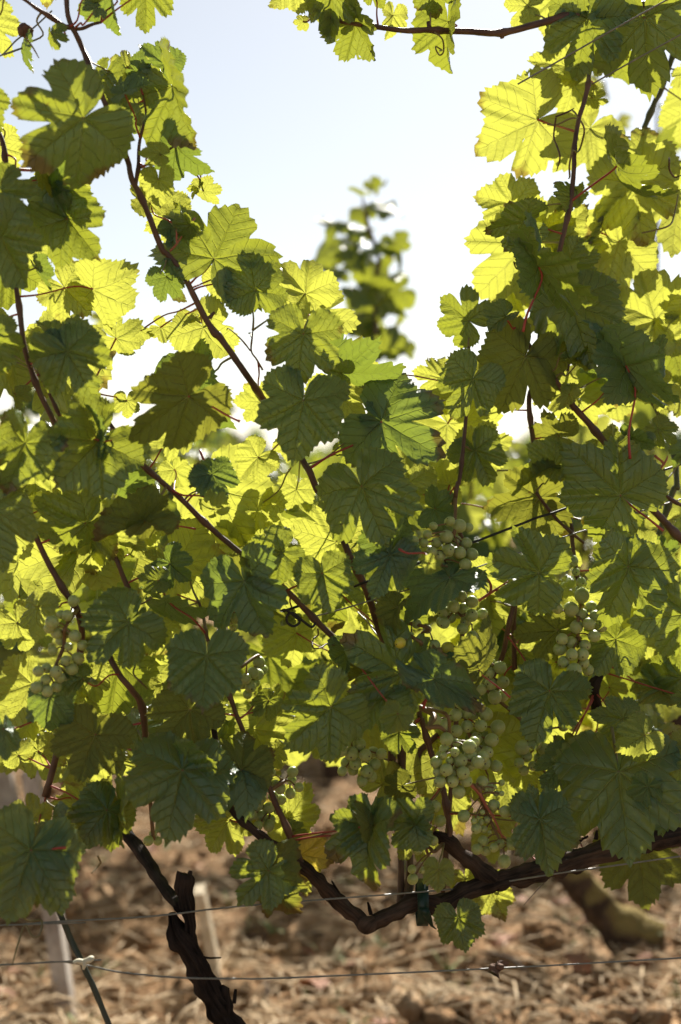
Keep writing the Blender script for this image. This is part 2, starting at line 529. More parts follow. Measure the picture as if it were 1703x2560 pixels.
def leaf_frame(J, T, depth, tilt, roll):
    O = at(J, depth)
    dx, dy = T[0] - J[0], -(T[1] - J[1])
    ln = math.hypot(dx, dy)
    toward = (CAM - O).normalized()
    rgt = (cR - toward * cR.dot(toward)).normalized()
    up = toward.cross(rgt)
    a2 = (rgt * (dx / ln) + up * (dy / ln))
    ax = (a2 * math.cos(R(tilt)) + toward * math.sin(R(tilt))).normalized()
    n0 = (toward - ax * toward.dot(ax)).normalized()
    l0 = n0.cross(ax)
    c, s = math.cos(R(roll)), math.sin(R(roll))
    L = 0.87 * ln / FPX * depth / max(math.cos(R(tilt)), 0.3)
    return O, ax, l0 * c + n0 * s, n0 * c - l0 * s, L

def shaded(points, discs):       # how many of the points lie in the shadow of a disc
    if not len(points) or not discs: return 0
    P = np.array([tuple(p) for p in points]); C = np.array([tuple(d[0]) for d in discs]); Nn = np.array([tuple(d[1]) for d in discs]); Rr = np.array([d[2] for d in discs])
    sd = np.array(tuple(sdir))
    den = Nn @ sd
    den = np.where(np.abs(den) < 1e-3, 1e-3, den)
    t = np.einsum('pdk,dk->pd', C[None] - P[:, None], Nn) / den[None]
    hit = P[:, None] + t[..., None] * sd - C[None]
    return int(((t > 0.004) & (np.linalg.norm(hit, axis=2) < Rr[None])).any(axis=1).sum())

def samples(O, ax, l1, L):
    return [O + ax * (L * a) + l1 * (L * b) for a, b in ((0.1, 0), (0.6, 0), (0.25, 0.45), (0.25, -0.45), (-0.2, 0.3))]

def sunny_depth(J, T, depth, tilt, roll, lo, hi):
    """the depth, along its line of sight, at which a leaf catches most sun and takes least from the others"""
    best = None
    hi = lo + 0.05 + 0.30 * min(1.0, max(0.0, (J[1] - 850) / 950.0))      # the row is wider at its foot
    for k in range(13):
        dep = depth + lo + (hi - lo) * k / 12
        s = dep / depth
        O, ax, l1, n1, L = leaf_frame(J, T, dep, tilt, roll)
        L /= s
        sm = samples(O, ax, l1, L)
        cost = shaded(sm, DISCS) + 0.8 * shaded(SUNNY, [(O + ax * (L * 0.25), n1, 0.62 * L)]) + 0.05 * k
        if best is None or cost < best[0]: best = (cost, dep, sm)
    SUNNY.extend(best[2])
    return best[1]

def place_leaf(parent, J, T, depth, tilt, roll, mat, seed, pet=None, pmat='petiole', shrink=1.0, **kw):
    """J, T: photograph pixels of petiole point and tip"""
    O, ax, l1, n1, L = leaf_frame(J, T, depth, tilt, roll)
    L *= shrink
    DISCS.append((O + ax * (L * 0.25), n1, 0.62 * L))
    return make_leaf(parent, O, ax, l1, n1, L, mat, seed, pet, pmat, **kw)

LEAF_COUNT = {}
def make_leaf(parent, O, ax, l1, n1, L, mat, seed, pet=None, pmat='petiole', petiole=True, **kw):
    v, F, uv = leaf_mesh(seed, **kw)
    me = mesh_np('leaf', v * L, F, uv)
    o = link('leaf', me, M[mat], parent)
    mat4 = Matrix(((ax.x, l1.x, n1.x, O.x), (ax.y, l1.y, n1.y, O.y), (ax.z, l1.z, n1.z, O.z), (0, 0, 0, 1)))
    o.matrix_local = Matrix.Translation(-parent.location) @ mat4
    LEAF_COUNT[parent.name] = LEAF_COUNT.get(parent.name, 0) + 1
    if petiole:
        inv = mat4.inverted()
        if pet is None:
            d, q, s = nearest_shoot(O)
            if d > 0.13:
                q = O - ax * min(0.07, L * 0.8) - n1 * 0.025 + Vector((0, 0, -0.01))
            pet = q
        if (pet - O).length > 0.006:
            pv, pf, pu = petiole_tube(O, pet, max(0.0010, L * 0.018), back=-n1)
            pme = mesh_np('petiole', [tuple(inv @ p) for p in pv], pf, pu)
            link('petiole', pme, M[pmat], o)
    return o
# ------------------------------------------------------------------ ground
def vnoise(x, y, seed=0):
    xi, yi = np.floor(x).astype(np.int64), np.floor(y).astype(np.int64)
    fx, fy = x - xi, y - yi
    fx, fy = fx * fx * (3 - 2 * fx), fy * fy * (3 - 2 * fy)
    def h(a, b):
        n = (a * 374761393 + b * 668265263 + seed * 982451653) & 0xFFFFFFFF
        n = ((n ^ (n >> 13)) * 1274126177) & 0xFFFFFFFF
        return ((n ^ (n >> 16)) & 0xFFFF) / 65535.0
    return (h(xi, yi) * (1 - fx) + h(xi + 1, yi) * fx) * (1 - fy) + (h(xi, yi + 1) * (1 - fx) + h(xi + 1, yi + 1) * fx) * fy

def ground_z(x, y):
    x, y = np.asarray(x, float), np.asarray(y, float)
    near = np.exp(-np.maximum(np.hypot(x, y - 3.5) - 5.0, 0) / 4.0)
    z = 0.12 * (vnoise(x * 2.1, y * 2.1, 1) - 0.5) + 0.085 * (vnoise(x * 6, y * 6, 2) - 0.5) + 0.065 * (vnoise(x * 15, y * 15, 3) - 0.5) + 0.032 * (vnoise(x * 38, y * 38, 4) - 0.5)
    return z * near + 0.012 * np.maximum(y - 12, 0) * 0.0

gx = np.concatenate([-np.geomspace(400, 2.6, 26), np.arange(-2.5, 2.51, 0.022), np.geomspace(2.6, 400, 26)])
gy = np.concatenate([np.linspace(-30, 0.5, 14), np.arange(1.0, 2.3, 0.1), np.arange(2.35, 6.5, 0.022), np.geomspace(6.6, 900, 50)])
GX, GY = np.meshgrid(gx, gy)
GZ = ground_z(GX, GY)
nx, ny = len(gx), len(gy)
ii = np.arange(nx * ny).reshape(ny, nx)
gf = np.stack([ii[:-1, :-1], ii[:-1, 1:], ii[1:, 1:], ii[1:, :-1]], -1).reshape(-1, 4)

def soil_material():
    m, nt, out = new_mat('soil')
    b = NB(nt)
    tc = b.n('ShaderNodeTexCoord')
    v = tc.outputs['Object']
    n1 = b.noise(v, 5.0, 6.0, 0.65)
    n2 = b.noise(v, 45.0, 5.0, 0.7)
    n3 = b.noise(v, 1.2, 3.0, 0.5)
    col = b.ramp(b.m('ADD', b.m('MULTIPLY', n1, 0.55), b.m('MULTIPLY', n2, 0.45)), [(0.33, (0.075, 0.036, 0.016)), (0.51, (0.30, 0.178, 0.088)), (0.69, (0.58, 0.41, 0.25))])
    col = b.mix(b.m('MULTIPLY', b.smooth(n3, 0.55, 0.72), 0.25), col, (0.17, 0.16, 0.06))
    p = b.n('ShaderNodeBsdfPrincipled')
    b.put(p.inputs['Base Color'], col)
    p.inputs['Roughness'].default_value = 0.95
    p.inputs['Specular IOR Level'].default_value = 0.1
    b.put(p.inputs['Normal'], b.bump(b.m('ADD', n2, n1), 0.8, 0.02))
    nt.links.new(p.outputs[0], out.inputs[0])
    return m
M['soil'] = soil_material()
ground = link('ground', mesh_np('ground', np.stack([GX.ravel(), GY.ravel(), GZ.ravel()], 1), gf), M['soil'])
tag(ground, 'dry brown tilled soil under the vine rows', 'ground', kind='structure')

# clods of earth lying on it: nobody could count them
def ico(sub):
    bm = bmesh.new()
    bmesh.ops.create_icosphere(bm, subdivisions=sub, radius=1.0)
    bm.verts.ensure_lookup_table()
    v = np.array([tuple(p.co) for p in bm.verts]); f = [[q.index for q in p.verts] for p in bm.faces]
    bm.free()
    return v, f
IV, IF = ico(2)
CV, CF, cb = [], [], 0
IFa = np.array(IF)
for k in range(2200):
    y = 2.45 + 3.2 * nrng.rand() ** 1.4
    x = nrng.uniform(-0.34, 0.34) * y
    s = 0.004 + 0.024 * nrng.rand() ** 3.2
    v = IV * (1 + 0.75 * (nrng.rand(len(IV), 1) - 0.5)) * np.array([1, nrng.uniform(0.7, 1.2), nrng.uniform(0.45, 0.8)]) * s
    a = nrng.uniform(0, 6.28)
    v = np.stack([v[:, 0] * math.cos(a) - v[:, 1] * math.sin(a), v[:, 0] * math.sin(a) + v[:, 1] * math.cos(a), v[:, 2]], 1)
    v += np.array([x, y, float(ground_z(x, y)) + s * 0.25])
    CV.append(v); CF.append(IFa + cb); cb += len(v)
clods = link('soil_clods', mesh_np('soil_clods', np.concatenate(CV), np.concatenate(CF)), M['soil'])
tag(clods, 'dry crumbly clods of brown earth strewn on the soil', 'clods', kind='stuff')

def plain(name, c, rough=0.8):
    m, nt, out = new_mat(name)
    b = NB(nt)
    tc = b.n('ShaderNodeTexCoord')
    p = b.n('ShaderNodeBsdfPrincipled')
    n1 = b.noise(tc.outputs['Object'], 23.0, 3.0)
    b.put(p.inputs['Base Color'], b.mix(n1, tuple(q * 0.6 for q in c), tuple(min(1, q * 1.35) for q in c)))
    p.inputs['Roughness'].default_value = rough
    nt.links.new(p.outputs[0], out.inputs[0])
    return m
M['straw'] = plain('straw', (0.64, 0.48, 0.29))
M['weed'] = plain('weed', (0.16, 0.19, 0.05))
M['fallen'] = plain('fallen_leaf', (0.30, 0.13, 0.06))

jn = Join()
for k in range(5200):
    y = 2.45 + 3.4 * rng.random() ** 1.3
    x = rng.uniform(-0.34, 0.34) * y
    a = rng.uniform(0, math.pi); l = rng.uniform(0.03, 0.10) * rng.choice([1, 1, 1.8]); r = rng.uniform(0.0008, 0.0026)
    g = float(ground_z(x, y))
    p0 = Vector((x, y, g + 0.012 + rng.uniform(0, 0.012)))
    d = Vector((math.cos(a), math.sin(a), rng.uniform(-0.05, 0.16))) * l
    jn.add(*tube_data([p0, p0 + d * 0.5 + Vector((0, 0, rng.uniform(0, 0.012))), p0 + d], [r, r, r * 0.5], sides=4, smooth_path=False))
tag(jn.build('dry_straw', M['straw']), 'bleached dry straw and stalks scattered over the soil', 'straw', kind='stuff')
jn = Join()
for k in range(260):
    y = 2.55 + 3.4 * rng.random()
    x = rng.uniform(-0.34, 0.34) * y
    g = float(ground_z(x, y))
    for j in range(rng.randint(3, 7)):
        a = rng.uniform(0, 6.28); l = rng.uniform(0.02, 0.07); w = rng.uniform(0.002, 0.005)
        d = Vector((math.cos(a), math.sin(a), rng.uniform(0.4, 1.6))).normalized() * l
        s = Vector((-math.sin(a), math.cos(a), 0)) * w
        p0 = Vector((x, y, g))
        jn.add([p0 - s, p0 + s, p0 + d * 0.6 + s, p0 + d * 0.6 - s, p0 + d - Vector((0, 0, l * 0.15))], [[0, 1, 2, 3], [3, 2, 4]])
tag(jn.build('weeds', M['weed']), 'small sparse green weeds sprouting from the dry soil', 'weeds', kind='stuff')
jn = Join()
for k in range(150):
    y = 2.5 + 3.2 * rng.random()
    x = rng.uniform(-0.34, 0.34) * y
    v, F, u = leaf_mesh(500 + k % 9, N=48, wave=0.2, curl=rng.uniform(-1.5, 1.5))
    s = rng.uniform(0.012, 0.04)
    mm = Matrix.Translation((x, y, float(ground_z(x, y)) + 0.02)) @ Matrix.Rotation(rng.uniform(0, 6.28), 4, 'Z') @ Matrix.Rotation(rng.uniform(-0.6, 0.6), 4, 'X') @ Matrix.Scale(s, 4)
    jn.add([mm @ Vector(p) for p in v.tolist()], F, u)
tag(jn.build('fallen_leaves', M['fallen']), 'shrivelled reddish brown fallen vine leaves on the soil', 'fallen leaves', kind='stuff')

jn = Join()
for k in range(60):              # old prunings
    y = 2.5 + 3.0 * rng.random(); x = rng.uniform(-0.34, 0.34) * y
    a = rng.uniform(0, math.pi); l = rng.uniform(0.08, 0.28); r = rng.uniform(0.002, 0.0042)
    g = float(ground_z(x, y))
    p0 = Vector((x, y, g + 0.02)); d = Vector((math.cos(a), math.sin(a) * 0.8, rng.uniform(-0.03, 0.08))) * l
    jn.add(*tube_data([p0, p0 + d * 0.5 + Vector((0.01, 0, rng.uniform(0, 0.02))), p0 + d], [r, r, r * 0.6], sides=6, per=3))
tag(jn.build('vine_prunings', M['bark']), 'old brown vine prunings lying on the soil', 'prunings', kind='stuff')
# ------------------------------------------------------------------ the front row: two vines
vine_r = empty('grape_vine', (0.62, 1.55, 0.0))
tag(vine_r, 'large leafy vine in front with the dark horizontal cordon and pale green grapes', 'vine', 'vines of the front row')
vine_l = empty('grape_vine', (-0.02, 1.44, 0.0))
tag(vine_l, 'front vine with a short black split stump at lower left', 'vine', 'vines of the front row')
vine_n = empty('grape_vine', (0.86, 1.62, 0.0))
tag(vine_n, 'vine reaching in from the right edge with a long cane across the top', 'vine', 'vines of the front row')

def path(spec, d=0.0):
    """'K 530 930, 420 680, H 60 1450 5' -> points; a third number is the depth in cm"""
    out, tile = [], None
    for w in spec.split(','):
        q = w.split()
        if q[0].isalpha():
            tile = q[0]; q = q[1:]
        dd = float(q[2]) if len(q) > 2 else d
        out.append(front(tile, float(q[0]), float(q[1]), dd))
    return out

def mmw(tilepx):                 # a width read off the enlarged tiles, as a radius in metres
    return tilepx / 2.6133 / FPX * 1.5 / 2

def add_part(name, owner, pts, rad, mat, **kw):
    o = tube(name, [p - owner.location for p in pts], rad, mat, owner, **kw)
    return o

def shoot(owner, spec, w0, w1, d=0.0, mat='shoot', name='shoot', register=True, per=7):
    pts = path(spec, d)
    n = len(pts)
    rad = [mmw(0.74 * (w0 + (w1 - w0) * i / (n - 1))) for i in range(n)]
    o = add_part(name, owner, pts, rad, M[mat], sides=9, per=per, rough=0.12, rscale=120.0, knob=(0.075, 0.38, rng.random()), seed=rng.uniform(0, 50))
    if register:
        P, _ = catmull(pts, rad, 8)
        SHOOTS.append(Shoot(owner, P))
    return o

# cordon: horizontal old wood, elbow, then the cane climbing to the left
cpts = path('M 2600 560, 2100 650, 1800 700, 1568 745, 1300 800, 900 905, 600 995, 400 1045, 150 1125, 0 1205, K 1300 1195, 1150 1255, 1030 1310, 955 1340, 880 1270, 760 1170, 640 1045, 540 960, 440 875, 300 780, 150 665, 60 560, 10 450, H -60 1500, G 1300 1330 2, 1200 1200 4')
cw = [150, 145, 140, 135, 128, 126, 124, 120, 116, 112, 104, 98, 92, 94, 80, 74, 74, 76, 62, 54, 50, 44, 38, 34, 30, 24]
add_part('cordon', vine_r, cpts, [mmw(w) for w in cw], M['bark'], sides=30, per=14, rough=0.42, rscale=85.0, ridges=0.42, seed=3.0)
SHOOTS.append(Shoot(vine_r, catmull(cpts, cw, 6)[0]))
# trunk of the right vine, beyond the right edge of the picture
tr = [cpts[0] + Vector((0.02, 0, 0.0)), cpts[0] + Vector((0.06, 0.01, -0.15)), cpts[0] + Vector((0.05, 0.0, -0.4)), Vector((cpts[0].x + 0.08, cpts[0].y, -0.08))]
add_part('trunk', vine_r, tr, [0.03, 0.034, 0.036, 0.045], M['bark'], sides=18, per=10, rough=0.35, rscale=35.0, ridges=0.3)
nb = front('M', 4200, 420)
add_part('trunk', vine_n, [Vector((nb.x + 0.02, nb.y, -0.08)), Vector((nb.x + 0.03, nb.y, 0.2)), Vector((nb.x - 0.01, nb.y, 0.5)), nb + Vector((0, 0, 0.03))], [0.045, 0.036, 0.033, 0.03], M['bark'], sides=18, per=10, rough=0.35, rscale=35.0, ridges=0.3)
# knuckle at the elbow, spur arm, and a few broken snags
add_part('knuckle', vine_r, path('K 1010 1300, 965 1335, 935 1375, 925 1390'), [mmw(60), mmw(125), mmw(90), mmw(20)], M['bark'], sides=14, per=6, rough=0.7, rscale=90.0, ridges=0.3)
add_part('spur', vine_r, path('M 330 1040, 260 985, 200 930, 120 870, 50 805, -5 770, -60 740'), [mmw(w) for w in (150, 112, 95, 88, 85, 80, 50)], M['bark'], sides=16, per=7, rough=0.45, rscale=70.0, ridges=0.3)
add_part('spur', vine_r, path('K 560 975, 585 965, 610 985'), [mmw(60), mmw(55), mmw(30)], M['bark_black'], sides=12, per=5, rough=0.5, rscale=90.0)
for sp, w in (('K 800 1180, 770 1120, 730 1050', 22), ('K 985 1270, 975 1220, 965 1190', 26), ('M 500 1060, 540 1070, 550 1060', 24), ('M 860 830, 900 790, 960 760 ', 34), ('M 1010 780, 1015 740, 1020 720', 30), ('M 1480 770, 1510 790, 1525 830', 14)):
    add_part('snag', vine_r, path(sp), [mmw(w), mmw(w * 0.9), mmw(w * 0.4)], M['bark_black'], sides=8, per=4, rough=0.5, rscale=150.0)
add_part('tendril', vine_r, path('M 700 1040, 620 1120, 540 1210'), [mmw(5)] * 3, M['shoot'], sides=5)

# shoots: (points read along each stem)
shoot(vine_r, 'K 545 975, 520 915, 470 790, 425 680, 360 540, 310 415, 255 300, 210 212, H 110 1540, 70 1430, -10 1250, G 1385 1120, 1350 1020, 1330 900 3, 1300 800 4', 62, 26)
shoot(vine_r, 'K 1230 1200 2, 1240 900 6, 1200 500 7, H 1170 1500 6, 1080 1100 4, 1010 880 1, 960 730, 920 640, 880 560, 840 480, 800 370, 765 280, 690 100, E 640 1640, 590 1520, 540 1440 1, 420 1230 2, 290 1050 2, 180 890, 90 760, 0 635, D 1400 600, 1340 505, 1270 370, 1200 230, 1140 150, 1090 90, A 1060 1630, 1000 1480, 950 1350, 900 1240, 870 1195, 850 1120, 835 1050, 760 850 -2, 640 560 -2, 545 330, 500 230, 470 175, 445 100, 435 0, 430 -200', 68, 40, per=6)
shoot(vine_r, 'K 1180 1230 3, 1180 850 6, 1130 400 7, H 1100 1450 6, 960 1250 4, 860 1140 1, 780 1060, 690 980, 600 890, 480 765, 360 655, 200 530, 40 400, G 1430 360, 1300 240, 1180 120, D 1000 1530, 890 1430, 800 1310, 720 1210, 660 1100 2, 600 950 4', 60, 40)
shoot(vine_r, 'F 505 600, 560 670, 620 760, 710 880, 800 990, 860 1080, 960 1190, 1060 1310, 1150 1410, 1250 1520, I 1320 120, 1440 250, 1540 360, 1700 520, 1900 800, M 1850 500, 1800 720', 50, 78)
shoot(vine_r, 'I 480 1240 8, 480 780 6, 560 500 6, F 640 1560 6, 605 1330 4, 575 1050 3, 620 900 3, 650 740 2, 655 560 2, C 800 1530, 830 1400, 850 1300, 868 1100, 872 950, 900 780, 930 680, 960 560, 975 450 2, 1050 200 3, 1140 0 3', 50, 40)
shoot(vine_n, 'M 4150 420 2, 2400 100 8, I 1700 1100 8, 1370 560 6, 1400 440 6, 1450 270 6, 1520 60 6, F 1540 1600 6, 1500 1300 9, 1300 900 11, 1050 400 11, C 930 1680 9, 1000 1540 9, 1060 1400 9, 1130 1270 9, 1190 1130 9, 1260 990 8, 1330 830 8, 1400 660 8, 1440 590 8, 1520 350 7, 1620 150 7', 60, 50, mat='shoot_green')
shoot(vine_n, 'M 4200 400 0, I 4300 600 0, F 4300 300 -1, C 3900 400 -2, 2900 -150 -4, 1900 -200 -4, 1560 -40 -3, 1350 25 -2, 1080 65 -1, 800 110 0, 600 165, 380 215, 190 205, 0 200, B 1350 195, 1220 200, 1130 190, 980 170, 880 155, 760 130 1, 640 60 2', 95, 34)
shoot(vine_r, 'M 10 1150 3, H 1600 700 3, 1530 250 2, 1540 100, 1555 20, F 115 1590, 130 1490, 160 1190, 170 1000 2, 180 700 3', 44, 30)
shoot(vine_r, 'M 20 800, K 1500 740, 1490 640, 1480 560, 1455 440, 1410 300, 1375 200, 1335 60, 1320 0, H 1310 1560, 1298 1490', 62, 44)
shoot(vine_r, 'K 1350 430 8, 1330 330 8, 1300 220 8, I -60 1700 8, 200 1450 8, 380 1200 5, 440 960 2, 480 790 2', 70, 42)
shoot(vine_r, 'I 1020 1500 5, 1000 1350 3, 1040 1270 3, 1120 1100 4', 110, 60, mat='bark_black')
shoot(vine_r, 'I 940 900 2, 870 500 2, 850 300 2, 845 230 3', 46, 30)
shoot(vine_r, 'F 640 820 3, 700 710 3, 770 620 3', 34, 26)
shoot(vine_r, 'F 800 980 4, 850 720 4, 830 620 5', 30, 26)
# the left vine
shoot(vine_l, 'J 960 240 5, G 930 1490 3, 860 1370 2, 780 1270 2, 700 1100 4, 740 960 5, 870 850 4, 850 740 4, 800 620 4, 770 540 4, 700 380 5', 58, 36)
shoot(vine_l, 'J 300 500 6, G 520 1150 4, 510 870 2, 430 740 2, 360 620 2, 290 490 2, 200 290 2, 155 150 2, 130 60 2, D 100 1500 3', 58, 40)
shoot(vine_l, 'D 420 1330 3, 330 1140 2, 260 1000 2, 205 850 2, 160 700 2, 140 560 2, 125 430 2, 90 260 2, A 0 1640 3, 20 1470 3, 50 1230 3, 60 1180 3, 35 1050 3, 15 920 3, -80 700 4', 46, 40)
shoot(vine_l, 'D 390 1150 4, 330 1020 4, 250 860 4', 30, 24)
# side branches of the upper left shoot
shoot(vine_r, 'A 470 178, 420 170, 330 110, 240 55, 150 -10, 60 -60', 46, 20, register=True)
shoot(vine_r, 'A 480 190, 540 185, 600 160, 660 145', 34, 22)
shoot(vine_r, 'A 885 1210, 895 1150, 905 1090, 908 960, 930 850, 960 765, 1000 720, 1060 630 1', 34, 20)
shoot(vine_r, 'A 905 1100, 960 1075, 1050 1015, 1145 950', 22, 16)
shoot(vine_r, 'A 960 765, 950 700, 935 620', 18, 14)
shoot(vine_r, 'A 1110 1640, 1150 1600, 1190 1540, 1220 1490', 18, 12, mat='rachis_red', name='flower_stalk')
shoot(vine_r, 'A 1155 1600, 1155 1500, 1165 1440', 16, 12, mat='rachis_red', name='flower_stalk')
shoot(vine_r, 'E 280 850, 240 780, 205 725, 210 640, 215 590', 18, 10, mat='rachis', name='bunch_stalk')
shoot(vine_r, 'E 200 725, 140 650, 60 580, 45 590', 12, 8, mat='rachis', name='bunch_stalk')
shoot(vine_r, 'F 1220 1440, 1245 1520, 1300 1570, 1400 1620, I 1540 150, 1700 220', 40, 30)
shoot(vine_r, 'I 620 80 1, 700 190 1, 790 290 1, 930 410 2', 34, 28)

# cut end and node scars
for owner, sp, w in ((vine_r, 'F 490 625, 520 555', 48), (vine_r, 'F 840 1050, 870 1110', 60), (vine_r, 'K 1300 1500', 0), (vine_r, 'H 1285 1500, 1305 1470', 38), (vine_r, 'D 1180 210, 1205 165', 24), (vine_r, 'D 1370 510, 1400 470', 30), (vine_n, 'C 390 200, 400 250', 45), (vine_n, 'C 790 130, 795 60', 45), (vine_n, 'B 1370 200, 1360 140', 38)):
    if w:
        add_part('bud', owner, [front(sp.split()[0], float(a.split()[-2]), float(a.split()[-1])) for a in sp.split(',')], [mmw(w), mmw(w * 0.55)], M['shoot'], sides=8, per=4, rough=0.4, rscale=160.0)

# black split stump of the left vine, and its cane going up and back to the left
tb = path('J 1190 1330, 1150 1300, 1160 1400, 1230 1500, 1310 1640, 1380 1790, 1450 1900, 1530 2020, 1640 2250, 1720 2600')
tb.append(Vector((tb[-1].x + 0.02, tb[-1].y, -0.08)))
add_part('trunk', vine_l, [front('J', 1120, 1260), front('J', 1135, 1340)] + tb[2:], [mmw(w) for w in (42, 84, 116, 120, 112, 106, 106, 110, 118, 135, 160)], M['bark_black'], sides=44, per=16, rough=0.5, rscale=62.0, ridges=0.7, seed=9.0)
add_part('stump', vine_l, path('J 1235 1440, 1240 1330, 1215 1220, 1200 1120, 1205 1030, 1210 1005'), [mmw(w) for w in (74, 72, 78, 84, 88, 80)], M['bark_black'], sides=40, per=14, rough=0.5, rscale=70.0, ridges=0.7, seed=19.0)
add_part('snag', vine_l, path('J 1235 1030, 1243 1000, 1246 985'), [mmw(40), mmw(30), mmw(22)], M['bark'], sides=8)
add_part('snag', vine_l, path('J 1480 1960, 1480 1850, 1470 1760, 1475 1740'), [mmw(70), mmw(72), mmw(60), mmw(30)], M['bark_black'], sides=12, rough=0.6, rscale=70.0, ridges=0.4)
add_part('snag', vine_l, path('J 1300 1540, 1360 1555, 1445 1553'), [mmw(20), mmw(14), mmw(8)], M['bark_black'], sides=6)
add_part('snag', vine_l, path('J 1530 1850, 1535 1800, 1540 1760'), [mmw(26), mmw(28), mmw(20)], M['bark_black'], sides=6, rough=0.4)
add_part('cane', vine_l, path('J 1180 1230 1, 1130 1165 5, 1040 1050 10, 940 890 15, 820 730 20, 700 560 24, 600 400 26, 520 240 26'), [mmw(w) for w in (70, 68, 76, 84, 84, 76, 60, 50)], M['bark_black'], sides=14, per=6, rough=0.3, rscale=60.0, ridges=0.3)
SHOOTS.append(Shoot(vine_l, catmull(path('J 820 730 18, 700 560 22, 600 400 24, 520 240 24'), [1] * 4, 6)[0]))
for a, b_ in (('J 300 960 2, 400 920 2, 520 870 2', 26), ('J 730 750 3, 800 710 3, 870 670 3', 24)):
    add_part('shoot', vine_l, path(a), [mmw(b_)] * 3, M['petiole_green'], sides=7)

# tendrils
TEND = ['C 750 770, 745 880, 755 960, 768 1040, 760 1110', 'C 700 800, 760 808, 830 790, 890 775', 'C 870 710, 875 750, 890 780', 'C 750 760, 820 745, 870 705',
        'C 905 800, 930 860, 920 950, 890 990, 850 1000, 838 1080, 850 1140, 830 1170', 'C 1390 70, 1370 120, 1390 155, 1450 160, 1470 180, 1440 188', 'C 1385 150, 1375 220, 1370 255, 1390 262, 1392 240, 1378 245',
        'C 1230 235, 1270 200, 1320 150', 'C 1325 1512, 1400 1505, 1480 1480, 1530 1400, 1560 1260', 'C 1495 1025, 1478 1060, 1490 1110, 1540 1145, 1580 1140',
        'B 1400 220, 1450 270, 1465 320, 1440 350, 1410 345, 1410 310, 1440 300, 1450 325, 1430 350', 'A 185 265, 215 310, 240 360', 'H 640 970, 640 1020, 608 1045, 612 1090, 660 1095, 700 1078, 750 1080',
        'G 1250 1440, 1290 1412, 1335 1425, 1355 1455', 'E 185 603, 200 610, 208 640', 'G 800 960, 850 1030, 885 1110, 880 1200, 870 1265, 930 1310, 965 1365', 'J 150 1200, 180 1280, 200 1325, 260 1330, 270 1385, 220 1400, 150 1360, 120 1450, 95 1580',
        'J 650 870, 660 930, 640 960, 600 1000', 'F 470 150, 500 180, 560 190', 'I 1130 210, 1150 170, 1180 145', 'D 1080 120, 1070 180, 1055 230']
for k, t in enumerate(TEND):
    own = vine_l if t[0] in 'JG' else vine_r
    pts = path(t, -1.0)
    for i, p in enumerate(pts):
        p.y += 0.010 * math.sin(i * 1.7 + k)
    add_part('tendril', own, pts, [mmw(13 if t[0] == 'C' else 11)] * (len(pts) - 1) + [mmw(6)], M['petiole_green'] if k % 3 else M['shoot'], sides=6, per=6)
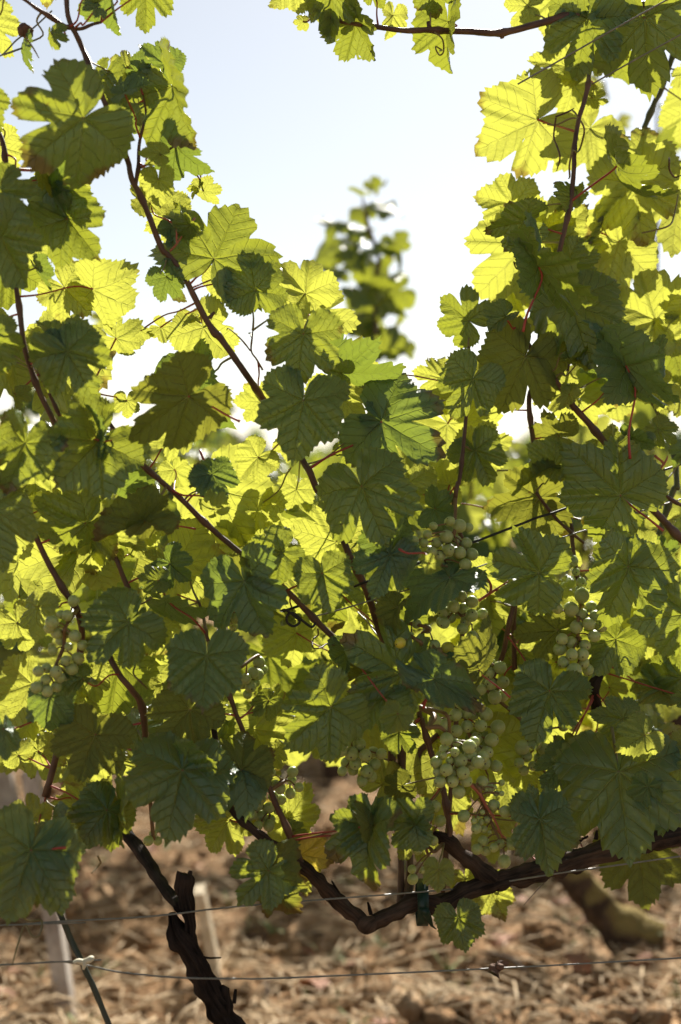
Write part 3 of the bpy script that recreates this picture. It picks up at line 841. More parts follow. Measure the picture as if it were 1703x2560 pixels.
# ------------------------------------------------------------------ leaves of the front row, read off the photograph one by one
# tile  petiole-x y  tip-x y  depth(cm)  tilt  roll  options: o olive, b bluish, n bright, y yellow; fN fold; kN curl; lN lobes; p x,y petiole end; g green petiole
LEAVES = """
A 545 770 95 1110 -8 14 -6 p545,600 l1.2 f.05 H
A 1125 560 1295 1010 -2 20 48 f.5 p1135,420 g
A 1150 940 1340 1225 0 20 45 b f.4
A 720 -60 740 275 1 10 52 b
A 960 -100 935 262 2 10 22
A 1080 420 875 255 3 -10 25 b
A 830 440 690 350 4 0 15 n
A 985 440 850 360 5 0 20 n
A 925 520 748 590 4 0 20 n
A 900 470 1060 570 1 15 35 b
A 700 490 640 780 2 10 58
A 300 -120 290 62 6 5 10
A -60 150 70 385 5 10 15
A 165 285 135 505 3 10 62 b
A -140 640 30 880 -3 15 10
A -30 1260 210 1500 -3 20 8
A 400 1110 600 1310 7 5 15
A 335 1225 430 1560 1 10 62 b k.8
A 350 1190 650 1420 1 35 40 b f.4
A 440 1430 720 1770 0 20 18
A 10 1550 205 1950 -4 20 5
A 5 950 115 1170 10 0 20
A 1160 1400 920 1500 5 0 10
A 1165 1400 1010 1330 3 10 30
A 1400 1690 1590 1290 -1 -14 -8 p1420,1780 w1.25 f.1 k0 H
A 1330 1250 1440 1350 4 0 35 n
A 1300 1220 1250 1310 4 0 50 n
B 500 -100 330 75 3 0 20
B 730 -60 700 310 0 12 10
B 700 0 560 190 5 0 10
B 880 150 1065 412 1 18 38
B 1130 100 1105 275 5 0 -8 p1130,185
B 1380 -80 1440 168 -1 10 10
B 1490 140 1462 535 1 12 48
B 1000 -90 1080 80 2 0 10
B 545 140 466 142 4 0 20 n
B 860 90 940 40 4 0 30
C 570 40 382 28 3 0 20 n
C 750 -20 700 330 5 0 5
C 960 130 890 540 -1 16 0 H
C 1330 120 1400 665 -3 16 4 H
C 810 430 545 390 4 5 20 n
C 870 560 600 700 5 5 -12 n
C 630 780 190 1010 2 8 -5 p845,900 n l.8 H
C 1290 1090 1335 725 6 -5 10 
C 1150 1080 1475 1525 -4 20 70 p895,1305
C 1265 1190 1350 1645 6 10 15 p1150,1290
C 1560 1260 1510 1740 8 5 10
C 985 640 1098 700 5 0 20 n
C 1610 470 1495 570 5 0 10 n
C 480 1340 182 1255 4 0 20 n
C 540 1450 230 1515 0 10 -10
C 580 1580 200 1970 6 8 0 n H
C 850 1290 750 1130 0 10 45
C 870 1290 940 1170 2 0 40
C 690 1500 775 1255 7 0 15 
C 800 1500 985 1330 4 5 5
C 900 1600 1045 1440 9 0 10 n
C 1000 1650 1155 1670 11 0 10
C 1290 40 1190 250 4 5 10
C 1510 20 1560 160 5 0 10
C 1420 -60 1440 200 6 0 5
C 1540 180 1580 350 6 0 10 n
C 1100 340 955 515 5 0 10 n
C 1170 30 1080 180 7 0 15
C 1640 700 1560 1000 12 0 10
D 200 60 390 95 4 10 30
D 250 190 350 360 2 15 60 b
D 420 310 620 520 5 5 -5 p370,315
D 610 320 940 510 3 15 25
D 430 715 250 430 -2 -10 25 f.35
D 440 730 620 1060 -5 18 -6 f.15 H
D 430 720 170 620 -3 20 35 b
D -60 640 65 920 -2 15 10
D -20 520 80 610 6 0 10 n
D 60 790 190 900 10 0 10
D 400 880 300 1040 6 0 10
D 1230 1020 800 1330 -7 5 -34 o p1568,1185 f.1 w.8 H
D 165 1325 50 1720 -4 15 -5
D 645 1310 330 1650 -4 15 -8 f.2 H
D 650 1310 645 1000 -5 10 76 b f.3
D 650 1320 632 1525 -5 10 74 b
D 830 1050 830 1190 5 5 5
D 760 640 985 715 6 5 20
D 1050 570 1175 640 12 0 20 n
D 920 590 1010 660 12 0 20
D 1090 240 1205 455 1 10 12 b
D 1330 570 1520 890 4 5 12
D 1140 1250 1310 1395 9 0 0 p965,1510
D 1280 900 1445 1380 7 12 40 b
D 1385 1530 1490 1730 -1 20 0 b
D 1390 1530 1210 1610 0 25 20 b
D 730 1570 1010 1700 4 25 55 b
D 1280 500 1190 545 3 0 40
D 1140 1500 1200 1650 10 0 5 n
E 20 230 150 430 3 5 20 n
E 10 240 30 470 1 10 70 n
E 230 330 185 5 -2 -12 8 H
E 560 350 350 70 4 -5 18 n
E 545 615 500 1000 -6 18 -4 p585,490 H
E 590 490 940 545 4 0 0 n p550,600 H
E 545 1050 470 1465 -8 22 3 p530,960 H
E 790 870 615 815 -2 5 15 p735,980
E 800 835 1195 1055 0 25 66 b
E 770 960 945 1240 4 5 12 n
E 1060 1190 955 1010 -2 15 25 b
E 1060 1185 1490 1430 -3 18 0 b w.9 H
E 1625 525 1400 350 3 0 -5 H
E 1450 900 1230 850 6 0 0 n
E 830 1390 975 1275 2 5 15
E 925 1612 1105 2050 -8 18 3 p950,1440 f.18 H
E 1225 1590 980 1370 4 0 5 n p1230,1650
E 250 1420 75 1590 5 5 5 n
E 1240 1590 1420 1485 5 5 15
E 1500 1600 1560 1470 8 0 5 n
E 480 1300 420 1480 4 5 10
E 1000 900 1200 1010 7 5 30
E 820 920 960 980 5 5 20 n
F 205 905 60 1195 -1 12 0 H
F 420 500 262 602 -3 15 50 p520,560
F 550 760 370 1190 0 8 -10 o H
F 855 415 985 835 -2 15 5 H
F 830 140 1050 310 2 10 0
F 1400 520 1025 345 5 5 10
F 640 175 1090 480 -6 25 64 p535,600
F 640 170 565 -265 -5 10 66 b
F 1210 820 1640 1090 -8 22 52 p1235,1430 b
F 1210 820 975 425 -7 15 60 b
F 1330 810 1250 545 -6 30 40 b
F 1580 430 1395 400 3 5 5
F 1480 650 1510 420 4 5 10
F 800 1000 575 1050 3 12 -5
F 880 1010 1180 1090 6 0 -10
F 1010 860 1195 1040 6 15 42 b
F 1140 1050 1295 1165 9 0 5 n
F 1450 960 1280 1060 5 0 5
F 1420 1235 1570 1350 0 12 0
F 770 1280 490 1235 2 8 -18 o
F 225 1375 340 1630 1 12 0 H
F 230 1370 505 1290 3 5 15
F 740 1480 470 1540 1 25 25
F 1170 1667 790 1310 -6 6 4 p1450,1900 l.5 H
F 1150 1400 1050 1105 1 5 5
F 1250 1300 1430 1360 -2 25 35 b
F 1380 1290 1330 1235 -3 20 50 b
F 1590 1380 1500 1490 0 15 10 b
F 850 1000 975 965 -3 20 45 n
F 840 1010 780 1135 -4 15 50 n
F 910 780 745 728 -3 20 62 n
F 860 780 1015 720 -3 20 66 n
F 200 1100 330 1230 7 0 10 n
F 1560 1010 1420 1160 8 0 0
F 1480 480 1390 330 9 0 10
G -70 180 60 650 -3 15 5
G 560 280 195 490 0 15 -14
G 945 265 570 425 -3 25 52 o f.25
G 945 265 1115 55 -3 5 48 o
G 600 290 560 680 4 5 -5 n
G 700 370 820 580 5 5 10 n
G 930 260 1150 340 9 0 0 n p1280,320
G 880 290 870 560 10 0 10
G 1100 545 930 440 5 5 10 
G 1110 545 1275 700 3 18 12 b
G 1030 655 860 640 -1 15 30 p1245,885
G 840 930 560 1195 -4 20 -3 g H
G 860 920 1010 860 -2 15 35 b
G 1010 960 1130 1210 7 0 0 n
G 1060 720 1050 880 8 0 10 n
G 1050 880 1000 1055 4 5 10
G 1350 1150 1325 1540 -8 14 4 l.3 H
G 1240 1500 1020 1770 -1 6 10 o p1505,1590 H
G 1090 790 1435 920 2 25 62 b f.3
G 250 830 215 1085 1 5 38 n p440,822
G 210 1330 60 1650 5 0 0 n
G 330 1420 310 1720 0 15 0 b
G 230 1340 5 1285 4 5 10
G 540 1300 345 1365 -2 15 40
G 460 1370 570 1720 4 5 15 n
G 600 1290 660 1490 4 5 0
G 1060 1330 1130 1460 7 0 0 n
G 1110 1200 920 1240 3 8 0
G 110 930 230 1180 7 0 5 n
G 1180 690 1310 800 9 0 5 n
G 380 150 270 60 6 0 10 n
G 620 180 700 290 8 0 10
H 400 470 170 630 -4 15 -8 H
H 400 460 510 340 -3 8 20
H 670 610 740 895 -6 14 0 l.3 H
H 1110 490 990 800 -8 14 -12 b l1.4 H
H 1110 480 1275 225 -7 5 30 b
H 760 400 440 320 4 5 -10
H 900 400 860 235 5 0 5
H 160 660 300 1140 -4 14 38 b
H 180 680 450 965 -3 15 60 o
H 1500 640 1110 880 -4 18 52 b
H 1160 830 1030 1040 -4 10 40 o
H 1180 1260 790 1020 -4 12 10 H
H 725 1480 400 1790 -7 12 -22 p820,1480 f.3 H
H 1065 1410 860 1650 -4 14 0 p1070,1330 l.4 H
H 1165 1530 1090 1690 -12 8 -4 n l.3
H 320 1440 195 1560 1 10 10
H 310 1430 465 1450 3 5 20 n
H 1400 1300 1790 1575 -10 28 -20 b p1330,1490 w.42 f.1
H 1500 1240 1280 1150 -5 25 25 b
H 1370 545 1470 625 -16 5 20 n p1170,450 l.2
H 1465 165 1280 80 3 0 0 p1490,240
H 1470 150 1560 10 5 0 5
H 970 1250 780 1270 0 25 50 o
H 500 1000 480 1320 12 0 0 n
H 850 800 740 990 13 0 0 n
H 500 60 450 250 13 0 0 n
H 640 280 380 60 9 0 8
H 1230 640 1130 720 9 0 0
H 780 1300 770 1560 6 0 15 n
H 300 240 180 320 10 0 10 n
H 1000 880 880 1020 11 0 10 n
I 640 605 255 500 -8 10 6 l1.3 H
I 1220 565 1070 1000 -6 14 -22 p1320,570 f.3 H
I 1220 565 960 380 -5 12 -10
I 1620 870 1200 940 -9 12 0 H
I 760 980 445 1010 0 6 0 o H
I 710 1380 590 1740 -6 14 0 H
I 1140 1040 960 1330 -2 10 -20 p1240,1140
I 1440 1370 1140 1320 0 8 0
I 1570 1290 1255 1250 -2 14 0
I 1190 1560 945 1520 -2 10 0
I 1600 1420 1480 1420 -6 10 0
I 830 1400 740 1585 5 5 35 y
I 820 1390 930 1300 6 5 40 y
I 1350 450 1250 300 3 8 10
I 640 115 215 200 3 5 -12 o p800,290
I 250 1240 385 860 -9 8 52 o p450,1420
I 1460 470 1560 360 4 15 30 b
I 250 620 430 760 6 0 0
I 520 1130 560 1290 7 0 5 n
I 1100 1350 1190 1500 8 0 0 n
I 1430 300 1560 200 10 0 0 n
I 1260 200 1310 330 2 5 20
M 1330 100 1115 235 -12 10 0 n
M 1160 340 1215 960 -9 16 -4 l.8 H
M 1350 435 1280 610 -12 10 0 n l.3
M 1620 260 1455 400 -12 10 0 n l.4
M 1590 140 1470 80 -10 10 10 n
M 800 280 620 500 -3 14 0 b
M 830 180 720 90 -1 10 10
M 645 650 720 1045 -10 18 -20 f.2 w.72 H
M 640 640 600 395 -9 5 40
M 1480 470 1420 795 -3 18 0 b
M 1290 830 1325 1270 4 6 0 o H
M 110 1295 165 1535 -7 10 0 l.4 H
M 330 1110 410 1325 4 0 8
M 160 1040 200 1200 4 0 20 n
M 520 300 610 470 5 0 0 n
M 800 640 860 790 5 0 10 n
M 250 150 250 600 7 12 0
M 60 480 130 780 6 12 10
M 420 360 480 720 6 12 0
M 340 700 330 960 5 8 10 n
M 430 200 380 380 6 5 0
M 1380 300 1440 480 1 8 0
K 315 985 95 1225 -5 12 -6 p510,940 H
K 315 1000 435 1375 -4 20 48 o
K 980 690 690 640 -7 8 -10 l1.4 H
K 980 700 890 1200 -7 14 38
K 980 690 930 465 -8 8 58 o
K 1275 680 1010 660 -9 14 0 H
K 1275 690 1415 690 -9 14 20
K 450 640 620 390 4 0 0 n
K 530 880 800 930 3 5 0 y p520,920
K 420 650 690 590 4 5 20 n
K 480 720 600 740 2 5 20
K 140 325 175 -20 -4 -8 8 o p310,415
K 140 325 -260 265 -4 20 58 b
K 1060 420 1210 230 5 0 0 n
K 1190 430 1005 510 2 5 0 o
K 1300 750 1150 930 3 0 0 n
K 560 990 560 1165 3 0 15 n
K 1170 80 1290 235 -4 10 0
K 360 200 400 340 5 0 0 n
K 1430 980 1420 1160 -12 10 0 n l.3
K 680 140 740 300 6 0 10 n
K 100 460 160 560 5 0 20
J 620 95 500 475 0 8 10 o p920,20
J 680 120 690 330 5 0 0 n
J 1190 330 1090 820 -6 18 0  H
J 1200 330 1460 560 -5 14 15
J 1150 150 1060 310 3 0 0 n
J 700 590 480 880 0 14 0
J 560 560 250 560 2 8 -20 n
J 210 650 20 510 2 8 -10 n p215,720
J 200 850 60 1375 -7 14 -5 p430,835 H
J 200 850 280 1260 -6 14 20
J 350 650 340 895 1 10 60
J 1500 650 1320 910 3 5 0
J 250 200 345 440 8 8 0
J 20 60 60 295 -3 14 0 b
J 770 540 800 885 1 12 52 g p710,495
J 120 230 60 80 9 5 10
J 900 300 830 180 4 8 10
"""

def parse_leaves():
    todo = list(enumerate(l for l in LEAVES.strip().splitlines() if l.strip()))
    todo.sort(key=lambda kl: (' n' in kl[1] and float(kl[1].split()[5]) > 1) or float(kl[1].split()[5]) >= 2.5)      # the leaves that hang in the sun come last
    for k, line in todo:
        q = line.split()
        t = q[0]
        jx, jy, tx, ty, d, tilt, roll = (float(v) for v in q[1:8])
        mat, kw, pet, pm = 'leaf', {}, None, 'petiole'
        kw['fold'] = rng.uniform(-0.35, 0.6); kw['curl'] = rng.uniform(-0.25, 1.25); kw['wave'] = rng.uniform(0.06, 0.13)
        kw['width'] = rng.uniform(0.74, 0.94)
        if abs(roll) >= 60:
            kw['fold'] = 0.0; kw['wave'] = 0.05; roll += 6 * (1 if roll > 0 else -1)
        hero = 'H' in q[8:]
        if hero:
            kw['fold'] = 0.10; kw['curl'] = 0.22; kw['width'] = 0.88; kw['lobed'] = 1.2; kw['wave'] = 0.07
        for w in q[8:]:
            if w == 'H': continue
            if w in 'obny': mat = {'o': 'leaf_olive', 'b': 'leaf_blue', 'n': 'leaf_young_sunlit', 'y': 'leaf_yellow'}[w]
            elif w == 'g': pm = 'petiole_green'
            elif w[0] == 'f': kw['fold'] = float(w[1:])
            elif w[0] == 'k': kw['curl'] = float(w[1:])
            elif w[0] == 'l': kw['lobed'] = float(w[1:])
            elif w[0] == 'w': kw['width'] = float(w[1:])
            elif w[0] == 'p': pet = tuple(float(v) for v in w[1:].split(','))
        J = px(t, jx, jy); T = px(t, tx, ty)
        depth = base_depth(J[0]) + d / 100
        O = at(J, depth)
        dist, qn, s = nearest_shoot(O)
        owner = s.owner
        P = None
        if pet:
            pp = px(t, *pet)
            P = at(pp, depth + 0.01)
            _, q2, _s = nearest_shoot(P)
            if (q2 - P).length < 0.035: P = q2
        tl = tilt + rng.gauss(0, 5); rl = roll + rng.gauss(0, 4 if hero else 13 if abs(roll) < 26 else 5)
        if pm == 'petiole' and pet is None and rng.random() < 0.45: pm = 'petiole_green'
        if mat == 'leaf' and d >= 2.5 and not hero: mat = 'leaf_young_sunlit'  # green leaves further back take the sunlit-coloured copy
        shrink = 1.0 if hero else 0.92
        if mat == 'leaf_young_sunlit' and d > 1:
            nd = sunny_depth(J, T, depth, tl, rl, 0.0, 0.24)
            shrink = min(1.0, depth / nd * 1.06)
            depth = nd
        place_leaf(owner, J, T, depth, tl, rl, mat, 1000 + k, P, pm, shrink=shrink, **kw)
parse_leaves()

# leaves deeper in the row, between and behind those
def inside(p, poly):
    x, y = p
    c = False
    for i in range(len(poly)):
        (x1, y1), (x2, y2) = poly[i], poly[i - 1]
        if (y1 > y) != (y2 > y) and x < (x2 - x1) * (y - y1) / (y2 - y1) + x1: c = not c
    return c
POLY = [([(0, 1030), (240, 1060), (420, 1120), (560, 1120), (760, 1060), (940, 1010), (1010, 880), (1120, 700), (1568, 620), (1568, 1830), (1330, 1830), (1130, 1850), (960, 1800), (700, 1560), (640, 1820), (480, 1760), (280, 1740), (120, 1790), (0, 1800)], 60),
        ([(0, 450), (100, 470), (110, 700), (230, 800), (260, 1000), (0, 1000)], 8),
        ([(1290, 0), (1568, 0), (1568, 620), (1150, 680), (1300, 500), (1340, 250)], 6),
        ([(130, 1470), (720, 1470), (715, 1740), (560, 1790), (300, 1740), (110, 1740)], 26),
        ([(890, 1450), (1568, 1450), (1568, 1770), (900, 1770)], 24)]
for pi, (poly, n) in enumerate(POLY):
    xs = [p[0] for p in poly]; ys = [p[1] for p in poly]
    done = 0
    while done < n:
        p = (rng.uniform(min(xs), max(xs)), rng.uniform(min(ys), max(ys)))
        if not inside(p, poly): continue
        J = (p[0] * 1.0861, p[1] * 1.0861)
        depth = base_depth(J[0]) + rng.uniform(0.08, 0.14)
        L = rng.uniform(0.05, 0.085)
        a = rng.gauss(-math.pi / 2, 0.9)
        lp = L * FPX / depth
        tilt = rng.gauss(15, 14); roll = rng.gauss(0, 20)
        T = (J[0] + lp * math.cos(a) * math.cos(R(tilt)), J[1] - lp * math.sin(a) * math.cos(R(tilt)))
        depth = sunny_depth(J, T, depth, tilt, roll, 0.0, 0.22)
        own = nearest_shoot(at(J, depth))[2].owner
        place_leaf(own, J, T, depth, tilt, roll, rng.choice(['leaf', 'leaf_young_sunlit', 'leaf_young_sunlit', 'leaf_young_sunlit']), 3000 + done + 300 * pi, None, rng.choice(['petiole', 'petiole_green']),
                   fold=rng.uniform(0, 0.4), curl=rng.uniform(0, 0.9), width=rng.uniform(0.75, 1.0), N=96)
        done += 1

# small young leaves of the side shoots, tiny to half grown
done = 0
while done < 30:
    sh = rng.choice(SHOOTS)
    q = rng.choice(sh.pts)
    O = q + Vector((rng.gauss(0, 0.02), rng.uniform(-0.04, 0.03), rng.gauss(0, 0.02)))
    rel = O - CAM
    dep = rel.dot(cF)
    J = (CX + FPX * rel.dot(cR) / dep, CY - FPX * rel.dot(cU) / dep)
    if not (0 < J[0] < 1703 and 0 < J[1] < 1980): continue
    L = rng.uniform(0.014, 0.036)
    a = rng.uniform(0, 6.28); tilt = rng.gauss(20, 20); lp = L * FPX / dep * math.cos(R(tilt))
    place_leaf(sh.owner, J, (J[0] + lp * math.cos(a), J[1] - lp * math.sin(a)), dep, tilt, rng.gauss(0, 35), rng.choice(['leaf_young_sunlit', 'leaf', 'leaf_blue']), 5000 + done, q, 'petiole',
               fold=rng.uniform(-0.3, 0.7), curl=rng.uniform(-0.5, 1.2), width=rng.uniform(0.6, 1.0), N=96)
    done += 1
# ------------------------------------------------------------------ grape bunches (berry centres and radii read off the enlarged photograph)
BUNCHES = [
 ('main', 'M', -9, 'grape', (30, -40), "35,125,45 100,150,27 185,175,46 215,145,38 20,190,34 0,232,34 55,265,26 125,265,48 190,240,45 240,275,44 270,242,40 35,325,42 145,345,42 75,400,42 165,400,38 115,470,47 -8,405,40 -32,275,40 15,232,25 90,210,30 60,350,36 110,310,36 190,300,36 -20,340,34"),
 ('lower', 'M', -7, 'grape', (225, 430), "268,405,40 345,555,38 420,598,42 395,410,22 148,628,40 270,602,18 260,668,22 298,652,25 275,790,35 230,710,35 280,715,25 345,835,32 383,810,32 460,820,32 500,825,33 413,925,42 360,480,19 395,480,19 290,455,15 350,440,15 318,735,15 215,660,20 235,845,35 290,855,35 330,600,16 240,640,14 440,790,22"),
 ('side', 'K', -4, 'grape', (1400, 860), "1405,565,40 1440,660,40 1288,848,37 1255,975,30 1260,1040,37 1320,980,26 1360,980,32 1340,790,34 1395,790,34 1380,1020,24 1360,600,30"),
 ('upper', 'I', -2, 'grape', (200, 1330), "35,1440,45 130,1455,42 95,1535,42 165,1520,40 210,1525,42 170,1610,42 260,1605,42 370,1615,48 290,1530,45 20,1600,44 100,1640,42 280,1850,45 360,1870,42 300,1780,44 310,2010,40 230,1690,42 330,1700,44 60,1700,40 -50,1480,44 -40,1570,42 -80,1420,40 250,1770,42"),
 ('shoulder', 'I', 0, 'grape', (300, 1180), "310,1260,42 385,1225,42 240,1280,42 325,1335,45 405,1320,42 350,1420,45 330,1200,35 400,1410,40 260,1370,40"),
 ('top', 'I', -3, 'grape', (90, 330), "60,270,32 118,300,46 35,370,46 165,412,38 50,460,41 125,475,41 200,485,42 160,552,42 50,580,40 180,310,30 -50,300,28 55,275,35 -90,355,32 -175,395,32 35,370,42 -30,410,38 -115,410,35 45,455,40 -165,480,38 115,480,40 55,570,40 -10,500,40 100,400,36 -60,470,36 110,610,34 0,640,36"),
 ('middle', 'I', -2, 'grape', (110, 700), "130,760,41 80,825,43 200,885,42 270,875,38 160,925,38 15,860,42 20,935,38 200,795,40 140,970,40 205,1025,40 5,855,38 85,830,40 10,925,42 5,730,40 115,760,36 60,900,38 110,870,40 70,770,36 150,840,40"),
 ('loose', 'H', -3, 'grape', (1350, 960), "1285,940,33 1405,1080,37 1215,1115,35 1330,1065,28 1245,1310,36 1355,975,30 1175,935,30 1310,1110,22 1250,1010,18 1380,1130,20"),
 ('gold', 'H', -4, 'grape_gold', (1300, 1050), "1178,1065,38 1490,1100,45 1210,1240,36"),
 ('right', 'I', -3, 'grape', (900, 900), "885,960,45 965,940,42 1045,955,45 1000,1020,42 790,1040,42 775,1105,45 855,1140,42 925,1140,42 800,1190,40 870,1245,50 930,1195,42 850,845,48 760,840,35 980,830,38 920,755,48 920,880,40 850,1060,38 940,1080,38 1010,890,40 960,1240,38"),
 ('single', 'I', 1, 'grape', (880, 520), "850,530,45 915,665,32 880,600,30 905,720,30"),
 ('high', 'I', 5, 'grape_gold', (700, 150), "725,110,45 620,190,36 680,205,36 745,290,44 800,330,40 960,270,46 1250,290,34 700,270,34"),
 ('hleft', 'H', 1, 'grape', (110, 740), "60,790,38 145,755,42 30,850,40 75,835,35 125,830,38 110,905,38 60,920,35 150,880,34 20,910,32 90,960,32"),
 ('hlow', 'H', 3, 'grape', (240, 1150), "255,1190,40 215,1260,38 170,1300,38 250,1270,38 200,1350,42 150,1330,38 230,1320,36 280,1240,34 180,1400,30"),
 ('center', 'K', 2, 'grape', (850, 40), "710,90,36 775,80,50 820,130,46 740,170,45 790,200,42 860,220,46 910,160,42 950,230,43 885,285,42 960,335,43 1010,290,42 990,370,38 830,280,40 1055,220,36 800,335,34 930,400,36 690,50,34 870,330,36 900,90,40 850,60,40 1000,210,36"),
 ('lowleft', 'K', 3, 'grape', (300, 360), "200,440,38 265,510,40 245,560,38 270,630,40 205,620,36 320,575,40 330,650,36 320,690,38 150,560,36 250,690,34 400,520,34 205,510,34 270,440,36 210,370,36 120,370,34 350,500,36 180,680,30 380,590,32 130,480,34 300,370,34"),
 ('spur', 'K', 1, 'grape', (420, 400), "475,340,36 515,440,32 460,480,36 470,390,30 395,450,38 360,420,30 340,345,28"),
 ('left', 'G', -2, 'grape', (430, 960), "340,930,45 440,885,38 400,880,32 320,970,36 370,1000,38 490,1020,43 430,1000,36 345,1115,33 395,1050,36 540,1080,36 510,1165,43 470,1235,40 365,1255,42 305,1230,36 250,1250,36 300,1305,38 240,1355,38 310,1380,38 390,1290,36 450,1285,36 370,1350,36 480,790,40 450,1090,30 430,1180,34"),
 ('behind', 'M', 3, 'grape', (620, 90), "530,180,50 610,150,44 670,190,45 560,240,36 510,280,36 540,330,36 870,40,38 800,40,36 640,250,38 600,300,34 780,620,44 740,580,36 700,560,34"),
 ('outer', 'J', 4, 'grape', (1000, 740), "970,790,35 1030,790,30 1000,745,28"),
]
gv, gfc = [], []
bm = bmesh.new()
bmesh.ops.create_uvsphere(bm, u_segments=20, v_segments=14, radius=1.0)
for v in bm.verts:               # slightly longer than wide, a dimple at the stalk end
    z = v.co.z
    v.co.z *= 1.06
    if z > 0.93: v.co.z -= (z - 0.93) * 1.2
GR = bpy.data.meshes.new('grape')
bm.to_mesh(GR); bm.free()
GR.polygons.foreach_set('use_smooth', np.ones(len(GR.polygons), dtype=bool))
GR.materials.append(M['grape'])
GRY = GR.copy(); GRY.materials.clear(); GRY.materials.append(M['grape_gold'])
for bname, t, d, gm, top, spec in BUNCHES:
    P = px(t, *top)
    owner = vine_l if bname in ('left', 'outer') else vine_r
    anchor = at(P, base_depth(P[0]) + d / 100)
    berries = []
    seen = []
    for w in spec.split():
        x, y, r = (float(v) for v in w.split(','))
        p = px(t, x, y)
        rr = r / 2.6133 / FPX * (base_depth(p[0]) + d / 100) * rng.uniform(0.93, 1.03)
        dep = base_depth(p[0]) + d / 100 + rng.uniform(-0.6, 1.1) / 100 - (0.5 if r > 40 else 0) / 100
        c = at(p, dep)
        for it in range(14):         # push back until the berry touches no other
            hit = [q for q in berries if (q[0] - c).length < (q[1] + rr) * 0.93]
            if not hit: break
            c = c + (c - CAM).normalized() * 0.004
        berries.append((c, rr))
    # stalk: one stem with a pedicel to each berry
    st = Join()
    low = min(berries, key=lambda q: q[0].z)[0]
    cen = sum((q[0] for q in berries), Vector()) / len(berries)
    axis = [anchor, anchor * 0.55 + cen * 0.45 + Vector((0, 0.008, 0)), cen + Vector((0, 0.010, 0)), low + Vector((0, 0.008, 0.012))]
    sd, sq, ss = nearest_shoot(anchor)
    if sd < 0.15: axis = [sq] + axis
    st.add(*tube_data(axis, [0.0024] + [0.0019] * (len(axis) - 2) + [0.0009], sides=6, per=5, rough=0.3, rscale=200))
    AP, _ = catmull(axis, [1] * len(axis), 6)
    for c, rr in berries:
        q = min(AP, key=lambda a: (a - c).length + max(0, c.z - a.z) * 0.8)
        e = c + (q - c).normalized() * rr * 0.9
        st.add(*tube_data([q, (q + e) * 0.5 + Vector((0, 0, 0.002)), e], [0.0009, 0.0007, 0.0011], sides=5, per=3))
    st.v = [tuple(Vector(p) - owner.location) for p in st.v]
    bo = st.build('grape_bunch', M['rachis'], owner)
    for c, rr in berries:
        g = link('grape', GRY if gm == 'grape_gold' else GR, None, bo)
        q = min(AP, key=lambda a: (a - c).length)
        rot = (q - c).to_track_quat('Z', 'Y')
        g.matrix_local = Matrix.Translation(c - owner.location) @ rot.to_matrix().to_4x4() @ Matrix.Scale(rr, 4)
# bare stalks whose berries are gone
for sp in ('I 245 790, 320 740, 380 700, 440 660', 'I 320 740, 325 690, 300 640', 'I 360 715, 390 760, 380 780', 'F 1400 1560, 1430 1500, 1470 1440, 1480 1410', 'F 1395 1410, 1440 1445, 1460 1470'):
    add_part('bunch_stalk', vine_r, path(sp, -2), [mmw(22), mmw(18), mmw(14), mmw(9)][:len(path(sp))], M['rachis_red'], sides=6, per=4, rough=0.3, rscale=200)
add_part('bunch_stalk', vine_r, path('H 1298 1480 -2, 1400 1540 -5, K 1360 45 -8, 1430 45 -9, 1475 75 -9'), [mmw(40), mmw(36), mmw(34), mmw(28), mmw(22)], M['rachis'], sides=7, per=5)
add_part('bunch_stalk', vine_r, path('M 190 420 -7, 250 480 -7, 300 570 -7, 350 650 -7, 400 770 -7'), [mmw(24), mmw(24), mmw(20), mmw(16), mmw(12)], M['rachis_red'], sides=7, per=5)
# ------------------------------------------------------------------ wires, ties, rod, posts of the trellis
def wire(name, spec, w, mat, label, cat, ext=(1.2, 1.2), d=0.0, group=None):
    pts = path(spec, d)
    a = (pts[0] - pts[1]).normalized(); b = (pts[-1] - pts[-2]).normalized()
    if ext[0]: pts = [pts[0] + a * ext[0]] + pts
    if ext[1]: pts = pts + [pts[-1] + b * ext[1]]
    o = tube(name, pts, mmw(w), M[mat], None, sides=8, per=6)
    return tag(o, label, cat, group)
wire('trellis_wire', 'J -100 1345 1, 110 1338 1, 420 1315 1, 1000 1282 -1, K 0 1230 -1, 400 1195 -3, 850 1160 -4, 1290 1125 -3, M 200 1090 1, 780 1000 -4, 1180 945 -4, 1568 890 -4', 11, 'wire', 'thin steel wire along the cordon, tied to it', 'wire', group='trellis wires')
wire('trellis_wire', 'J 0 1600 0, 200 1590 0, 400 1580 0, 580 1605 0, 800 1650 -3, 1200 1685 -6, 1568 1690 -6, K 300 1690 -6, 900 1665 -6, M 0 1640 -6, 700 1605 -6, 1568 1555 -6', 11, 'wire', 'lowest thin wire crossing over the bare soil', 'wire', group='trellis wires')
wire('trellis_wire', 'C 500 550 -2, 800 380 -5, 1130 190 -10, 1500 -15 -16', 11, 'wire', 'upper of the two slanting wires at the top', 'wire', ext=(0, 0.5), group='trellis wires')
wire('trellis_wire', 'C 985 550 0, 1250 400 -4, 1568 225 -10', 11, 'wire', 'lower of the two slanting wires at the top', 'wire', ext=(0, 0.5), group='trellis wires')
wire('trellis_wire', 'H 620 890 2, 770 852 1, 1110 750 -1, 1450 650 0, I 840 360 1, 1010 312 1, 1320 200 1, 1568 125 1', 10, 'wire', 'wire slanting up behind the leaves at mid height', 'wire', ext=(0, 0.8), group='trellis wires')
wire('trellis_wire', 'A -100 400 4, 10 360 4, 110 260 4, 215 185 4, 340 70 4', 10, 'wire', 'short wire crossing the sky in the upper left corner', 'wire', ext=(0.5, 0), group='trellis wires')
